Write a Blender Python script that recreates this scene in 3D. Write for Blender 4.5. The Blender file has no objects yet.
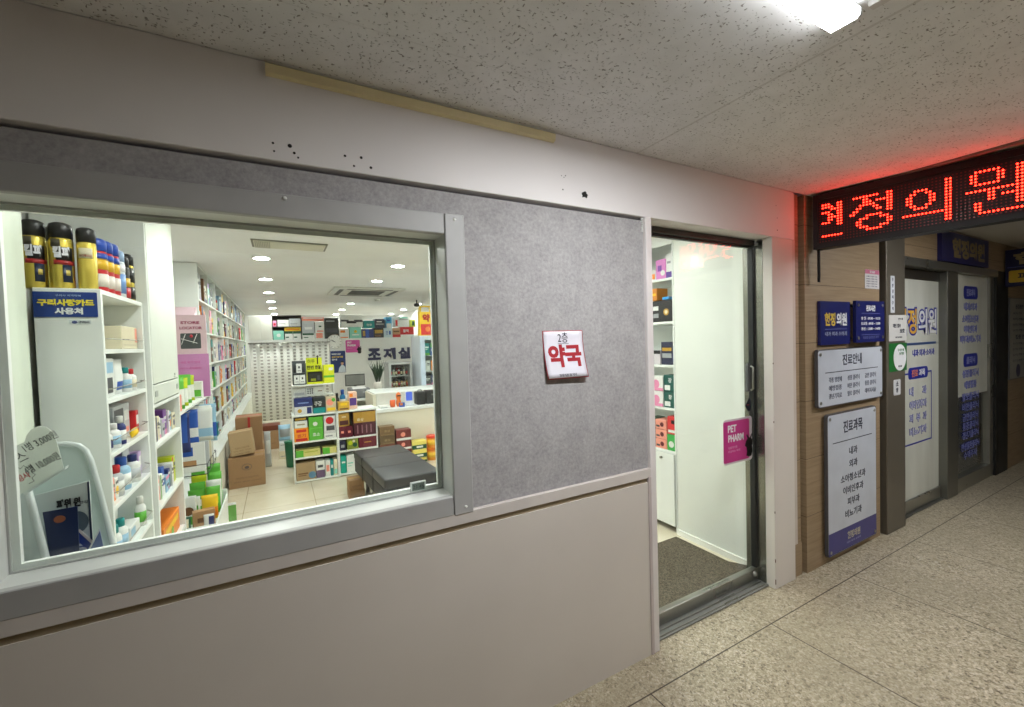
import bpy, bmesh, math, random
from mathutils import Vector, Matrix
SC = bpy.context.scene
COL = SC.collection
RND = random.Random(7)
PI = math.pi
# ------------------------------------------------------------------ materials
def lin(c):
    c = c / 255.0
    return c / 12.92 if c <= 0.04045 else ((c + 0.055) / 1.055) ** 2.4
def rgb(c):
    return (lin(c[0]), lin(c[1]), lin(c[2]), 1.0)
MATS = {}
class NT:
    def __init__(s, name):
        s.m = bpy.data.materials.new(name); s.m.use_nodes = True
        s.t = s.m.node_tree; s.t.nodes.clear()
        s.out = s.t.nodes.new('ShaderNodeOutputMaterial')
    def n(s, typ, ins=None, **kw):
        nd = s.t.nodes.new(typ)
        for k, v in kw.items(): setattr(nd, k, v)
        for k, v in (ins or {}).items():
            sk = nd.inputs[k]
            if isinstance(v, bpy.types.NodeSocket): s.t.links.new(v, sk)
            else: sk.default_value = v
        return nd
    def math(s, op, a, b=0.0, c=None):
        ins = {0: a, 1: b}
        if c is not None: ins[2] = c
        return s.n('ShaderNodeMath', ins, operation=op).outputs[0]
    def mixc(s, f, a, b):
        nd = s.n('ShaderNodeMix', data_type='RGBA')
        for i, v in ((0, f), (6, a), (7, b)):
            if isinstance(v, bpy.types.NodeSocket): s.t.links.new(v, nd.inputs[i])
            else: nd.inputs[i].default_value = v
        return nd.outputs[2]
    def ramp(s, f, stops, mode='LINEAR'):
        nd = s.n('ShaderNodeValToRGB', {0: f}); cr = nd.color_ramp; cr.interpolation = mode
        while len(cr.elements) < len(stops): cr.elements.new(0.5)
        for e, (p, c) in zip(cr.elements, stops):
            e.position = p; e.color = c if len(c) == 4 else (*c, 1)
        return nd.outputs[0]
    def coord(s, kind='Object'):
        return s.n('ShaderNodeTexCoord').outputs[kind]
    def pos(s):
        return s.n('ShaderNodeNewGeometry').outputs['Position']
    def mapping(s, v, scale=(1, 1, 1), rot=(0, 0, 0)):
        return s.n('ShaderNodeMapping', {0: v, 'Scale': scale, 'Rotation': rot}).outputs[0]
    def noise(s, v, scale, detail=3, rough=0.5):
        return s.n('ShaderNodeTexNoise', {'Vector': v, 'Scale': scale, 'Detail': detail, 'Roughness': rough}).outputs[0]
    def principled(s, color, rough=0.5, metal=0.0, spec=0.5, height=None, bump=0.1, dist=0.01, **extra):
        p = s.n('ShaderNodeBsdfPrincipled', {'Base Color': color, 'Roughness': rough, 'Metallic': metal, 'Specular IOR Level': spec, **extra})
        if height is not None:
            b = s.n('ShaderNodeBump', {'Height': height, 'Strength': bump, 'Distance': dist})
            s.t.links.new(b.outputs[0], p.inputs['Normal'])
        s.t.links.new(p.outputs[0], s.out.inputs[0])
        return s.m
def P(c, rough=0.5, metal=0.0, spec=0.5, var=0.04, name=None, scale=6.0):
    """painted / plastic / printed surface of colour c (sRGB 0-255) with a slight procedural mottling"""
    key = (tuple(c), rough, metal, spec, var)
    if key in MATS: return MATS[key]
    t = NT(name or 'paint_%d_%d_%d' % tuple(c))
    base = rgb(c)
    nz = t.noise(t.pos(), scale, 3)
    dark = tuple(v * (1 - var * 1.5) for v in base[:3]) + (1,)
    lite = tuple(min(1, v * (1 + var)) for v in base[:3]) + (1,)
    MATS[key] = t.principled(t.ramp(nz, [(0.35, dark), (0.65, lite)]), rough, metal, spec)
    return MATS[key]
def thin(name, c, rough=0.4, f=0.45):
    """thin card or milky plastic that lets some light through"""
    t = NT(name); nz = t.noise(t.pos(), 5, 2); col = t.ramp(nz, [(0.35, tuple(v * 0.97 for v in rgb(c)[:3])), (0.65, rgb(c))])
    a = t.n('ShaderNodeBsdfPrincipled', {'Base Color': col, 'Roughness': rough}); b = t.n('ShaderNodeBsdfTranslucent', {'Color': col})
    mx = t.n('ShaderNodeMixShader', {0: f, 1: a.outputs[0], 2: b.outputs[0]}); t.t.links.new(mx.outputs[0], t.out.inputs[0]); return t.m
def emit(name, c, strength):
    t = NT(name)
    e = t.n('ShaderNodeEmission', {'Color': (*c, 1), 'Strength': strength})
    t.t.links.new(e.outputs[0], t.out.inputs[0]); return t.m
def glass_mat(name, tint=(0.97, 0.99, 0.975), base=0.035, edge=0.75):
    t = NT(name)
    lw = t.n('ShaderNodeLayerWeight', {'Blend': 0.5}).outputs['Facing']
    f = t.math('MULTIPLY_ADD', t.math('POWER', lw, 4.0), edge, base)
    a = t.n('ShaderNodeBsdfTransparent', {'Color': (*tint, 1)}); b = t.n('ShaderNodeBsdfGlossy', {'Roughness': 0.01, 'Color': (1, 1, 1, 1)})
    mx = t.n('ShaderNodeMixShader', {0: f, 1: a.outputs[0], 2: b.outputs[0]})
    t.t.links.new(mx.outputs[0], t.out.inputs[0]); return t.m
# ------------------------------------------------------------------ mesh collector
WLOC = {}
_txt = {}
def text_mesh(s, bold):
    k = (s, bold)
    if k in _txt: return _txt[k]
    cu = bpy.data.curves.new('lettering_source', 'FONT'); cu.body = s; cu.size = 1.0; cu.offset = bold; cu.resolution_u = 3
    cu.align_x = 'CENTER'; cu.fill_mode = 'BOTH'; cu.extrude = 0.0
    ob = bpy.data.objects.new('lettering_source', cu); COL.objects.link(ob)
    me = ob.to_mesh()
    vs = [v.co.copy() for v in me.vertices]; fs = [list(p.vertices) for p in me.polygons]
    ob.to_mesh_clear()
    bpy.data.objects.remove(ob); bpy.data.curves.remove(cu)
    if vs:
        x0 = min(v.x for v in vs); x1 = max(v.x for v in vs); y0 = min(v.y for v in vs); y1 = max(v.y for v in vs)
    else: x0 = y0 = 0; x1 = y1 = 1
    _txt[k] = (vs, fs, x0, x1, y0, y1); return _txt[k]
FACE = {'S': ((1, 0, 0), (0, 0, 1)), 'E': ((0, 1, 0), (0, 0, 1)), 'W': ((0, -1, 0), (0, 0, 1)), 'N': ((-1, 0, 0), (0, 0, 1)), 'U': ((1, 0, 0), (0, 1, 0))}
class G:
    def __init__(s): s.bm = bmesh.new(); s.mats = []; s.marks = []; s.depth = 0
    def mi(s, m):
        if m not in s.mats: s.mats.append(m)
        return s.mats.index(m)
    def face(s, vs, m, smooth=False):
        try: f = s.bm.faces.new(vs)
        except ValueError: return None
        f.material_index = s.mi(m); f.smooth = smooth; return f
    def box(s, x0, x1, y0, y1, z0, z1, m, bev=0.0, seg=1):
        b = bmesh.new(); bmesh.ops.create_cube(b, size=1.0)
        for v in b.verts:
            v.co = Vector(((x0 + x1) / 2 + v.co.x * (x1 - x0), (y0 + y1) / 2 + v.co.y * (y1 - y0), (z0 + z1) / 2 + v.co.z * (z1 - z0)))
        if bev > 0:
            bev = min(bev, 0.45 * min(abs(x1 - x0), abs(y1 - y0), abs(z1 - z0)))
            bmesh.ops.bevel(b, geom=b.edges[:], offset=bev, segments=seg, affect='EDGES', profile=0.5)
        return s.take(b, m, smooth=seg > 1)
    def take(s, b, m, smooth=False, M=None):
        mp = {}
        out = []
        for v in b.verts:
            mp[v] = s.bm.verts.new(M @ v.co if M else v.co); out.append(mp[v])
        for f in b.faces: s.face([mp[v] for v in f.verts], m, smooth)
        b.free(); return out
    def ring(s, c, r, ax, ay, n):
        return [s.bm.verts.new(c + ax * (r * math.cos(2 * PI * i / n)) + ay * (r * math.sin(2 * PI * i / n))) for i in range(n)]
    def cyl(s, p0, p1, r, m, n=16, r2=None, caps=True):
        p0 = Vector(p0); p1 = Vector(p1); d = (p1 - p0).normalized(); r2 = r if r2 is None else r2
        ax = d.orthogonal().normalized(); ay = d.cross(ax)
        a = s.ring(p0, r, ax, ay, n); b = s.ring(p1, r2, ax, ay, n)
        for i in range(n): s.face([a[i], a[(i + 1) % n], b[(i + 1) % n], b[i]], m, True)
        if caps: s.face(a[::-1], m); s.face(b, m)
        return a + b
    def lathe(s, c, prof, m, n=24, seg_m=None, sx=1.0, sy=1.0):
        """prof: list of (r, z) or (r, z, mat) bottom to top around a vertical axis at c"""
        c = Vector(c); prev = None; vs = []
        for k, pr in enumerate(prof):
            r, z = pr[0], pr[1]; mm = pr[2] if len(pr) > 2 else m
            rg = [s.bm.verts.new(c + Vector((sx * r * math.cos(2 * PI * i / n), sy * r * math.sin(2 * PI * i / n), z))) for i in range(n)]
            vs += rg
            if prev:
                for i in range(n): s.face([prev[i], prev[(i + 1) % n], rg[(i + 1) % n], rg[i]], mm, True)
            else: s.face(rg[::-1], mm)
            prev = rg
        s.face(prev, mm); return vs
    def sector(s, c, r, z0, z1, a0, a1, m, n=10, t=0.0008):
        c = Vector(c)
        rows = []
        for rr in (r - t, r + t):
            rows.append([[s.bm.verts.new(c + Vector((rr * math.cos(a0 + (a1 - a0) * i / n), rr * math.sin(a0 + (a1 - a0) * i / n), z))) for i in range(n + 1)] for z in (z0, z1)])
        (ib, it), (ob, ot) = rows
        for i in range(n):
            s.face([ob[i], ob[i + 1], ot[i + 1], ot[i]], m, True)
            s.face([it[i], it[i + 1], ot[i + 1], ot[i]][::-1], m); s.face([ib[i], ib[i + 1], ob[i + 1], ob[i]], m)
        s.face([ib[0], ob[0], ot[0], it[0]], m); s.face([ib[n], it[n], ot[n], ob[n]], m)
    def tube(s, pts, r, m, n=8, closed=False):
        pts = [Vector(p) for p in pts]; rings = []; N = len(pts); up = None
        for i, p in enumerate(pts):
            a = pts[(i - 1) % N] if (i > 0 or closed) else p; b = pts[(i + 1) % N] if (i < N - 1 or closed) else p
            d = (b - a).normalized()
            if up is None: ax = d.orthogonal().normalized()
            else: ax = (up - d * up.dot(d)).normalized()
            up = ax; ay = d.cross(ax)
            rings.append(s.ring(p, r, ax, ay, n))
        for k in range(N if closed else N - 1):
            a, b = rings[k], rings[(k + 1) % N]
            for i in range(n): s.face([a[i], a[(i + 1) % n], b[(i + 1) % n], b[i]], m, True)
        if not closed: s.face(rings[0][::-1], m); s.face(rings[-1], m)
        return [v for r_ in rings for v in r_]
    def prism(s, pts, m, ext):
        """pts: planar 3D outline; ext: extrusion vector"""
        a = [s.bm.verts.new(Vector(p)) for p in pts]; b = [s.bm.verts.new(Vector(p) + Vector(ext)) for p in pts]
        s.face(a, m); s.face(b[::-1], m); n = len(a)
        for i in range(n): s.face([a[i], b[i], b[(i + 1) % n], a[(i + 1) % n]], m)
        return a + b
    def rrect(s, c, w, h, r, m, face='S', t=0.002, n=5):
        R, U = [Vector(v) for v in FACE[face]] if isinstance(face, str) else face
        N = R.cross(U); c = Vector(c); r = min(r, w / 2.01, h / 2.01); pts = []
        for (sx, sy, a0) in ((1, 1, 0), (-1, 1, 90), (-1, -1, 180), (1, -1, 270)):
            for k in range(n + 1):
                a = math.radians(a0 + 90 * k / n)
                pts.append(c + R * (sx * (w / 2 - r) + r * math.cos(a)) + U * (sy * (h / 2 - r) + r * math.sin(a)))
        return s.prism(pts, m, N * t)
    def text(s, st, c, m, face='S', h=None, w=None, bold=0.0, t=0.0008, wrap=None, ang=0.0, slant=0.0):
        """lettering centred at c; h or w give its size (both: stretched); wrap=(axis x, axis y, r, angle): wound round a can"""
        vs, fs, x0, x1, y0, y1 = text_mesh(st, bold)
        if not vs: return []
        sx = (w / (x1 - x0)) if w else (h / (y1 - y0)); sy = (h / (y1 - y0)) if h else sx
        R, U = [Vector(v) for v in FACE[face]] if isinstance(face, str) else face
        N = R.cross(U); c = Vector(c); cx = (x0 + x1) / 2; cy = (y0 + y1) / 2; out = []
        ca, sa = math.cos(ang), math.sin(ang)
        def place(u, v, d):
            if wrap:
                ax, ay, r, a = wrap; b = a + u / r
                return Vector((ax + (r + d) * math.sin(b), ay - (r + d) * math.cos(b), c.z + v))
            return c + R * (u * ca - v * sa) + U * (u * sa + v * ca) + N * d
        top = [s.bm.verts.new(place((p.x - cx) * sx + slant * (p.y - cy) * sy, (p.y - cy) * sy, t)) for p in vs]
        for f in fs: s.face([top[i] for i in f], m)
        edges = {}
        for f in fs:
            for i in range(len(f)):
                e = (f[i], f[(i + 1) % len(f)]); edges[tuple(sorted(e))] = edges.get(tuple(sorted(e)), []) + [e]
        bot = {}
        for es in edges.values():
            if len(es) == 1:
                a, b = es[0]
                for q in (a, b):
                    if q not in bot: bot[q] = s.bm.verts.new(place((vs[q].x - cx) * sx + slant * (vs[q].y - cy) * sy, (vs[q].y - cy) * sy, -t * 0.3))
                s.face([top[b], top[a], bot[a], bot[b]], m)
        return top
    def transform(s, M, verts=None):
        for v in (verts if verts is not None else s.bm.verts): v.co = M @ v.co
    def lines(s):
        """groups of pieces that touch or lie over one another: one mesh for each line of print"""
        s.bm.verts.ensure_lookup_table(); gs = []
        for a, b in s.marks:
            if b <= a: continue
            q = [s.bm.verts[i].co for i in range(a, b)]
            lo = Vector([min(v[k] for v in q) - 0.003 for k in range(3)]); hi = Vector([max(v[k] for v in q) + 0.003 for k in range(3)])
            ids = set(range(a, b)); keep = []
            for (l2, h2, i2) in gs:
                if all(lo[k] <= h2[k] and l2[k] <= hi[k] for k in range(3)):
                    lo = Vector([min(lo[k], l2[k]) for k in range(3)]); hi = Vector([max(hi[k], h2[k]) for k in range(3)]); ids |= i2
                else: keep.append((l2, h2, i2))
            gs = keep + [(lo, hi, ids)]
        return [g_[2] for g_ in gs]
    def build(s, name, parent=None, loc=None, label=None, cat=None, group=None, kind=None):
        if parent is not None and name in SPLIT and len(s.marks) > 1:
            gs = s.lines()
            if len(gs) > 1:
                o = None
                for ids in gs:
                    h = G(); h.mats = list(s.mats); mp = {}
                    for i in sorted(ids): mp[s.bm.verts[i]] = h.bm.verts.new(s.bm.verts[i].co)
                    for f in s.bm.faces:
                        if f.verts[0] in mp:
                            f2 = h.bm.faces.new([mp[v] for v in f.verts]); f2.material_index = f.material_index; f2.smooth = f.smooth
                    h.marks = []; o = h.build(name, parent, loc, label, cat, group, kind)
                s.bm.free(); return o
        return s.build1(name, parent, loc, label, cat, group, kind)
    def build1(s, name, parent=None, loc=None, label=None, cat=None, group=None, kind=None):
        w = WLOC[parent.name] if parent else Vector((0, 0, 0))
        if loc is None:
            if parent is None and s.bm.verts:
                xs = [v.co for v in s.bm.verts]
                loc = Vector(((min(v.x for v in xs) + max(v.x for v in xs)) / 2, (min(v.y for v in xs) + max(v.y for v in xs)) / 2, min(v.z for v in xs)))
            else: loc = w
        loc = Vector(loc)
        me = bpy.data.meshes.new(name)
        bmesh.ops.recalc_face_normals(s.bm, faces=s.bm.faces[:])
        for v in s.bm.verts: v.co -= loc
        s.bm.to_mesh(me); s.bm.free()
        for m in s.mats: me.materials.append(m)
        o = bpy.data.objects.new(name, me); COL.objects.link(o)
        o.location = loc - w
        if parent: o.parent = parent
        WLOC[o.name] = loc
        return tag(o, label, cat, group, kind)
SPLIT = ('lettering', 'small_lettering', 'door_lettering', 'print', 'handwriting', 'map_print', 'grille', 'louvre', 'screw_hole', 'frame_screw', 'chipped_paint', 'hanger', 'threshold_rail', 'caulk_residue')
def _wrap(fn):
    def w(s, *a, **k):
        n0 = len(s.bm.verts); s.depth += 1
        r = fn(s, *a, **k); s.depth -= 1
        if s.depth == 0: s.marks.append((n0, len(s.bm.verts)))
        return r
    return w
for _f in ('box', 'cyl', 'lathe', 'sector', 'tube', 'prism', 'rrect', 'text'): setattr(G, _f, _wrap(getattr(G, _f)))
def tag(o, label=None, cat=None, group=None, kind=None):
    for k, v in (('label', label), ('category', cat), ('group', group), ('kind', kind)):
        if v: o[k] = v
    return o
def thing(name, label, cat, loc, group=None, kind=None):
    o = bpy.data.objects.new(name, None); COL.objects.link(o); o.location = loc; o.empty_display_size = 0.05
    WLOC[o.name] = Vector(loc); return tag(o, label, cat, group, kind)
def dup(o, loc, rz=0.0, label=None, parent=None):
    c = o.copy(); COL.objects.link(c)
    if parent is None: c.location = loc; c.rotation_euler = (0, 0, rz); WLOC[c.name] = Vector(loc)
    else: c.parent = parent
    for ch in list(o.children): dup(ch, None, parent=c)
    if label: c['label'] = label
    return c
# ------------------------------------------------------------------ colours used on the goods
NAMED = {'white': (226, 228, 224), 'cream': (222, 212, 182), 'pale blue': (150, 190, 216), 'navy blue': (34, 46, 104), 'royal blue': (38, 84, 170),
         'teal': (20, 140, 140), 'mint green': (140, 210, 190), 'bright green': (92, 176, 58), 'dark green': (24, 82, 56), 'lime': (190, 205, 20),
         'yellow': (238, 196, 30), 'orange': (232, 128, 22), 'salmon': (240, 150, 130), 'red': (196, 32, 36), 'maroon': (98, 24, 36), 'pink': (228, 140, 178),
         'purple': (120, 70, 150), 'lilac': (188, 160, 208), 'brown': (112, 76, 44), 'gold': (186, 146, 50), 'kraft': (176, 134, 92), 'grey': (150, 154, 156),
         'silver': (186, 190, 192), 'black': (26, 28, 30), 'dark grey': (70, 72, 76)}
def N_(c): return P(NAMED[c] if isinstance(c, str) else c, 0.42, var=0.03)
def faceframe(x0, x1, y0, y1, z0, z1, face):
    R, U = [Vector(v) for v in FACE[face]]
    if face == 'S': o = Vector((x0, y0, z0)); w = x1 - x0
    elif face == 'E': o = Vector((x1, y0, z0)); w = y1 - y0
    elif face == 'W': o = Vector((x0, y1, z0)); w = y1 - y0
    else: o = Vector((x0, y0, z1)); w = x1 - x0
    h = (y1 - y0) if face == 'U' else (z1 - z0)
    return o, R, U, R.cross(U), w, h
def art_on(g, x0, x1, y0, y1, z0, z1, face, art):
    o, R, U, N, w, h = faceframe(x0, x1, y0, y1, z0, z1, face)
    d = 0.0006
    for a in art:
        if a[0] == 'r':
            _, c, u0, u1, v0, v1 = a
            pts = [o + R * (w * u) + U * (h * v) for u, v in ((u0, v0), (u1, v0), (u1, v1), (u0, v1))]
            g.prism(pts, N_(c), N * d)
        elif a[0] == 'c':
            _, c, u, v, r = a
            pts = [o + R * (w * u + r * h * math.cos(k * PI / 8)) + U * (h * v + r * h * math.sin(k * PI / 8)) for k in range(16)]
            g.prism(pts, N_(c), N * d)
        elif a[0] == 't':
            _, st, c, u, v, tw, th = a
            g.text(st, o + R * (w * u) + U * (h * v) + N * (d + 0.0002), N_(c), (R, U), w=w * tw, h=h * th, bold=0.02)
        d += 0.0005
def carton(label, x0, x1, y0, y1, z0, z1, c, art=(), face='S', group=None, name='carton', cat='box', rot=None, bev=0.0025):
    z0 += 0.0007; g = G(); g.box(x0, x1, y0, y1, z0, z1, N_(c), bev)
    art_on(g, x0, x1, y0, y1, z0, z1, face, art)
    # tuck flap line on top
    g.box(x0 + 0.006, x1 - 0.006, y0 + 0.002, y0 + 0.004, z1 - 0.0006, z1 + 0.0005, N_('grey') if c in ('white', 'cream') else N_(c))
    if rot:
        piv = Vector(((x0 + x1) / 2, (y0 + y1) / 2, z0)); g.transform(Matrix.Translation(piv) @ Matrix.Rotation(rot, 4, 'Z') @ Matrix.Translation(-piv))
    return g.build(name, label=label, cat=cat, group=group)
def rand_art(r, c):
    k = r.choice(['white', 'navy blue', 'red', 'teal', 'bright green', 'orange', 'royal blue', 'pink', 'lilac', 'yellow', 'dark grey'])
    if k == c: k = 'white'
    a = r.uniform(0.1, 0.35); b = r.uniform(0.55, 0.85)
    q = 'dark grey' if c in ('white', 'cream', 'silver', 'pale blue', 'yellow', 'lime') else 'white'
    kind = r.randrange(4)
    if kind == 0: return [('r', k, 0.0, 1.0, 0.0, a), ('r', q, 0.15, 0.85, 0.6, 0.72), ('r', q, 0.2, 0.6, 0.47, 0.52)]
    if kind == 1: return [('r', k, 0.0, 1.0, b, 1.0), ('r', q, 0.15, 0.8, 0.35, 0.5), ('c', k, 0.7, 0.2, 0.1)]
    if kind == 2: return [('r', k, 0.0, a, 0.0, 1.0), ('r', q, 0.45, 0.9, 0.62, 0.75), ('r', q, 0.45, 0.8, 0.5, 0.54)]
    return [('c', k, 0.5, 0.4, 0.2), ('r', q, 0.12, 0.88, 0.72, 0.84)]
ORD = ['first', 'second', 'third', 'fourth', 'fifth', 'sixth', 'seventh', 'eighth', 'ninth', 'tenth', 'eleventh', 'twelfth']
# ------------------------------------------------------------------ setting materials
def mat_terrazzo():
    t = NT('terrazzo_floor'); p = t.pos()
    v1 = t.n('ShaderNodeTexVoronoi', {'Vector': p, 'Scale': 84.0}); v2 = t.n('ShaderNodeTexVoronoi', {'Vector': p, 'Scale': 175.0})
    s1 = t.n('ShaderNodeSeparateColor', {0: v1.outputs['Color']}).outputs[0]; s2 = t.n('ShaderNodeSeparateColor', {0: v2.outputs['Color']}).outputs[1]
    c1 = t.ramp(s1, [(0.0, rgb((92, 81, 64))), (0.10, rgb((136, 125, 102))), (0.2, rgb((172, 161, 137))), (0.60, rgb((190, 180, 156))), (0.88, rgb((216, 208, 190)))], 'CONSTANT')
    c2 = t.ramp(s2, [(0.0, rgb((94, 83, 65))), (0.12, rgb((156, 145, 120))), (0.5, rgb((190, 180, 155))), (0.85, rgb((222, 212, 190)))], 'CONSTANT')
    c = t.mixc(0.5, c1, c2)
    big = t.noise(p, 1.3, 4); c = t.mixc(t.ramp(big, [(0.35, (0, 0, 0)), (0.7, (0.5, 0.5, 0.5))]), c, rgb((150, 141, 119)))
    # slab joints, 0.86 m apart
    sx = t.n('ShaderNodeSeparateXYZ', {0: p})
    def joint(v, off):
        f = t.math('FRACT', t.math('DIVIDE', t.math('SUBTRACT', v, off - 8.6), 0.86))
        d = t.math('ABSOLUTE', t.math('SUBTRACT', f, 0.5)); return t.math('GREATER_THAN', d, 0.5 - 0.0036)
    j = t.math('MAXIMUM', t.math('MULTIPLY', joint(sx.outputs[0], 1.315), t.math('SUBTRACT', 1.0, t.math('MULTIPLY', t.math('GREATER_THAN', sx.outputs[1], -0.158), 0.75))), joint(sx.outputs[1], -0.158))
    c = t.mixc(t.math('MULTIPLY', j, 0.92), c, rgb((62, 52, 40)))
    return t.principled(c, t.ramp(big, [(0.3, (0.26,) * 3), (0.7, (0.42,) * 3)]), 0, 0.4)
def mat_ceiling_tile():
    t = NT('acoustic_ceiling_tile'); p = t.pos()
    m1 = t.mapping(p, (74, 170, 90), (0, 0, 0.35)); m2 = t.mapping(p, (175, 84, 90), (0, 0, 0.5))
    n1 = t.n('ShaderNodeTexNoise', {'Vector': m1, 'Scale': 1.0, 'Detail': 1.5}).outputs[0]; n2 = t.n('ShaderNodeTexNoise', {'Vector': m2, 'Scale': 0.8, 'Detail': 1.0}).outputs[0]
    f = t.math('MAXIMUM', t.ramp(n1, [(0.665, (0, 0, 0)), (0.715, (1, 1, 1))]), t.ramp(n2, [(0.685, (0, 0, 0)), (0.735, (1, 1, 1))]))
    base = t.ramp(t.noise(p, 9, 4), [(0.3, rgb((222, 222, 221))), (0.7, rgb((232, 232, 232)))])
    c = t.mixc(t.math('MULTIPLY', f, 0.7), base, rgb((108, 99, 88)))
    sx = t.n('ShaderNodeSeparateXYZ', {0: p})
    def joint(v, off, k):
        fr = t.math('FRACT', t.math('DIVIDE', t.math('SUBTRACT', v, off - 12.0), k)); d = t.math('ABSOLUTE', t.math('SUBTRACT', fr, 0.5)); return t.math('GREATER_THAN', d, 0.5 - 0.0022)
    j = t.math('MAXIMUM', joint(sx.outputs[0], 1.46, 2.4), t.math('MULTIPLY', joint(sx.outputs[1], -0.265, 1.2), 0.4))
    c = t.mixc(t.math('MULTIPLY', j, 0.22), c, rgb((120, 110, 96)))
    h = t.math('SUBTRACT', 1.0, t.math('MAXIMUM', f, t.math('MULTIPLY', j, 0.5)))
    return t.principled(c, 0.9, 0, 0.1, h, 0.7, 0.006)
def mat_felt():
    t = NT('grey_felt_panel'); p = t.pos()
    a = t.noise(p, 70, 5, 0.7); b = t.noise(p, 14, 3)
    c = t.mixc(0.35, t.ramp(a, [(0.32, rgb((146, 144, 145))), (0.68, rgb((186, 184, 184)))]), t.ramp(b, [(0.35, rgb((152, 150, 151))), (0.65, rgb((180, 178, 178)))]))
    return t.principled(c, 0.95, 0, 0.1, a, 0.35, 0.004)
def mat_stone():
    t = NT('beige_stone_wall'); p = t.pos(); sx = t.n('ShaderNodeSeparateXYZ', {0: p})
    g = t.noise(t.mapping(p, (2.0, 2.0, 40.0)), 1.6, 4, 0.6)
    c = t.ramp(g, [(0.3, rgb((140, 119, 92))), (0.7, rgb((164, 143, 114)))])
    f = t.math('FRACT', t.math('DIVIDE', t.math('SUBTRACT', sx.outputs[2], 0.354 - 3.59), 0.359)); d = t.math('ABSOLUTE', t.math('SUBTRACT', f, 0.5))
    j = t.math('GREATER_THAN', d, 0.5 - 0.006)
    c = t.mixc(t.math('MULTIPLY', j, 0.7), c, rgb((84, 66, 48)))
    return t.principled(c, 0.5, 0, 0.35, t.math('SUBTRACT', 1.0, j), 0.4, 0.004)
def mat_steel(name, c, rough, metal=0.85):
    t = NT(name); p = t.pos()
    n = t.noise(p, 3.0, 3)
    col = t.ramp(n, [(0.3, rgb(tuple(int(v * 0.93) for v in c))), (0.7, rgb(c))])
    return t.principled(col, t.ramp(n, [(0.3, (rough * 0.85,) * 3), (0.7, (rough * 1.15,) * 3)]), metal, 0.5)
def mat_tile_inner():
    t = NT('cream_porcelain_tile'); p = t.pos(); sx = t.n('ShaderNodeSeparateXYZ', {0: p})
    def joint(v, off):
        f = t.math('FRACT', t.math('DIVIDE', t.math('SUBTRACT', v, off - 6.0), 0.6)); d = t.math('ABSOLUTE', t.math('SUBTRACT', f, 0.5)); return t.math('GREATER_THAN', d, 0.5 - 0.004)
    j = t.math('MAXIMUM', joint(sx.outputs[0], 0.26), joint(sx.outputs[1], 3.75))
    c = t.ramp(t.noise(p, 3, 4), [(0.3, rgb((206, 196, 172))), (0.7, rgb((220, 211, 190)))])
    c = t.mixc(j, c, rgb((150, 138, 114)))
    return t.principled(c, 0.14, 0, 0.5)
def mat_carpet():
    t = NT('dark_loop_carpet'); p = t.pos(); n = t.noise(p, 120, 4, 0.8)
    return t.principled(t.ramp(n, [(0.36, rgb((44, 39, 33))), (0.64, rgb((128, 118, 102)))]), 0.95, 0, 0.1, n, 0.9, 0.01)
def mat_plaster(name, c, rough=0.55, var=0.05):
    t = NT(name); p = t.pos(); b = t.noise(p, 1.1, 5); f = t.noise(p, 160, 3)
    c2 = tuple(int(v * (1 - var)) for v in c)
    return t.principled(t.ramp(b, [(0.3, rgb(c2)), (0.7, rgb(c))]), rough, 0, 0.35, f, 0.06, 0.002)
def mat_frosted():
    t = NT('frosted_clinic_glass'); p = t.pos()
    n = t.noise(t.mapping(p, (5, 5, 1.2)), 1.0, 3)
    return t.principled(t.ramp(n, [(0.3, rgb((206, 209, 198))), (0.7, rgb((222, 225, 215)))]), 0.22, 0, 0.5)
TERR, CEIL, FELT, STONE, TILE, CARPET = mat_terrazzo(), mat_ceiling_tile(), mat_felt(), mat_stone(), mat_tile_inner(), mat_carpet()
STEEL = mat_steel('brushed_stainless', (168, 168, 160), 0.3); DARKSTEEL = mat_steel('dark_steel_post', (112, 106, 94), 0.42, 0.35); BLACKM = P((22, 22, 22), 0.35, 0.2)
ALU = P((174, 174, 173), 0.55, 0.05)
WHITEW = mat_plaster('painted_white_board', (238, 234, 233)); LOWERW = mat_plaster('painted_lower_board', (216, 209, 201)); RAILM = P((208, 201, 195), 0.5)
OPPW = mat_plaster('painted_corridor_wall', (172, 167, 158)); INW = mat_plaster('pharmacy_white_wall', (234, 235, 232)); INCEIL = mat_plaster('pharmacy_ceiling', (240, 240, 240), 0.8)
SHELFM = P((232, 236, 232), 0.4, var=0.02); FRAMEW = P((226, 228, 224), 0.35, var=0.02); PLAINCEIL = mat_plaster('smooth_corridor_ceiling', (196, 192, 182), 0.8)
GLASS = glass_mat('clear_window_glass'); DOORGLASS = glass_mat('clear_door_glass', base=0.03, edge=0.7); FROST = mat_frosted()
SHINYPANEL = P((228, 232, 224), 0.18, var=0.015)
def slab(name, x0, x1, y0, y1, z0, z1, m, bev=0.0, parent=None, kind='structure'):
    g = G(); g.box(x0, x1, y0, y1, z0, z1, m, bev); return g.build(name, parent, kind=kind if parent is None else None)
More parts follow.
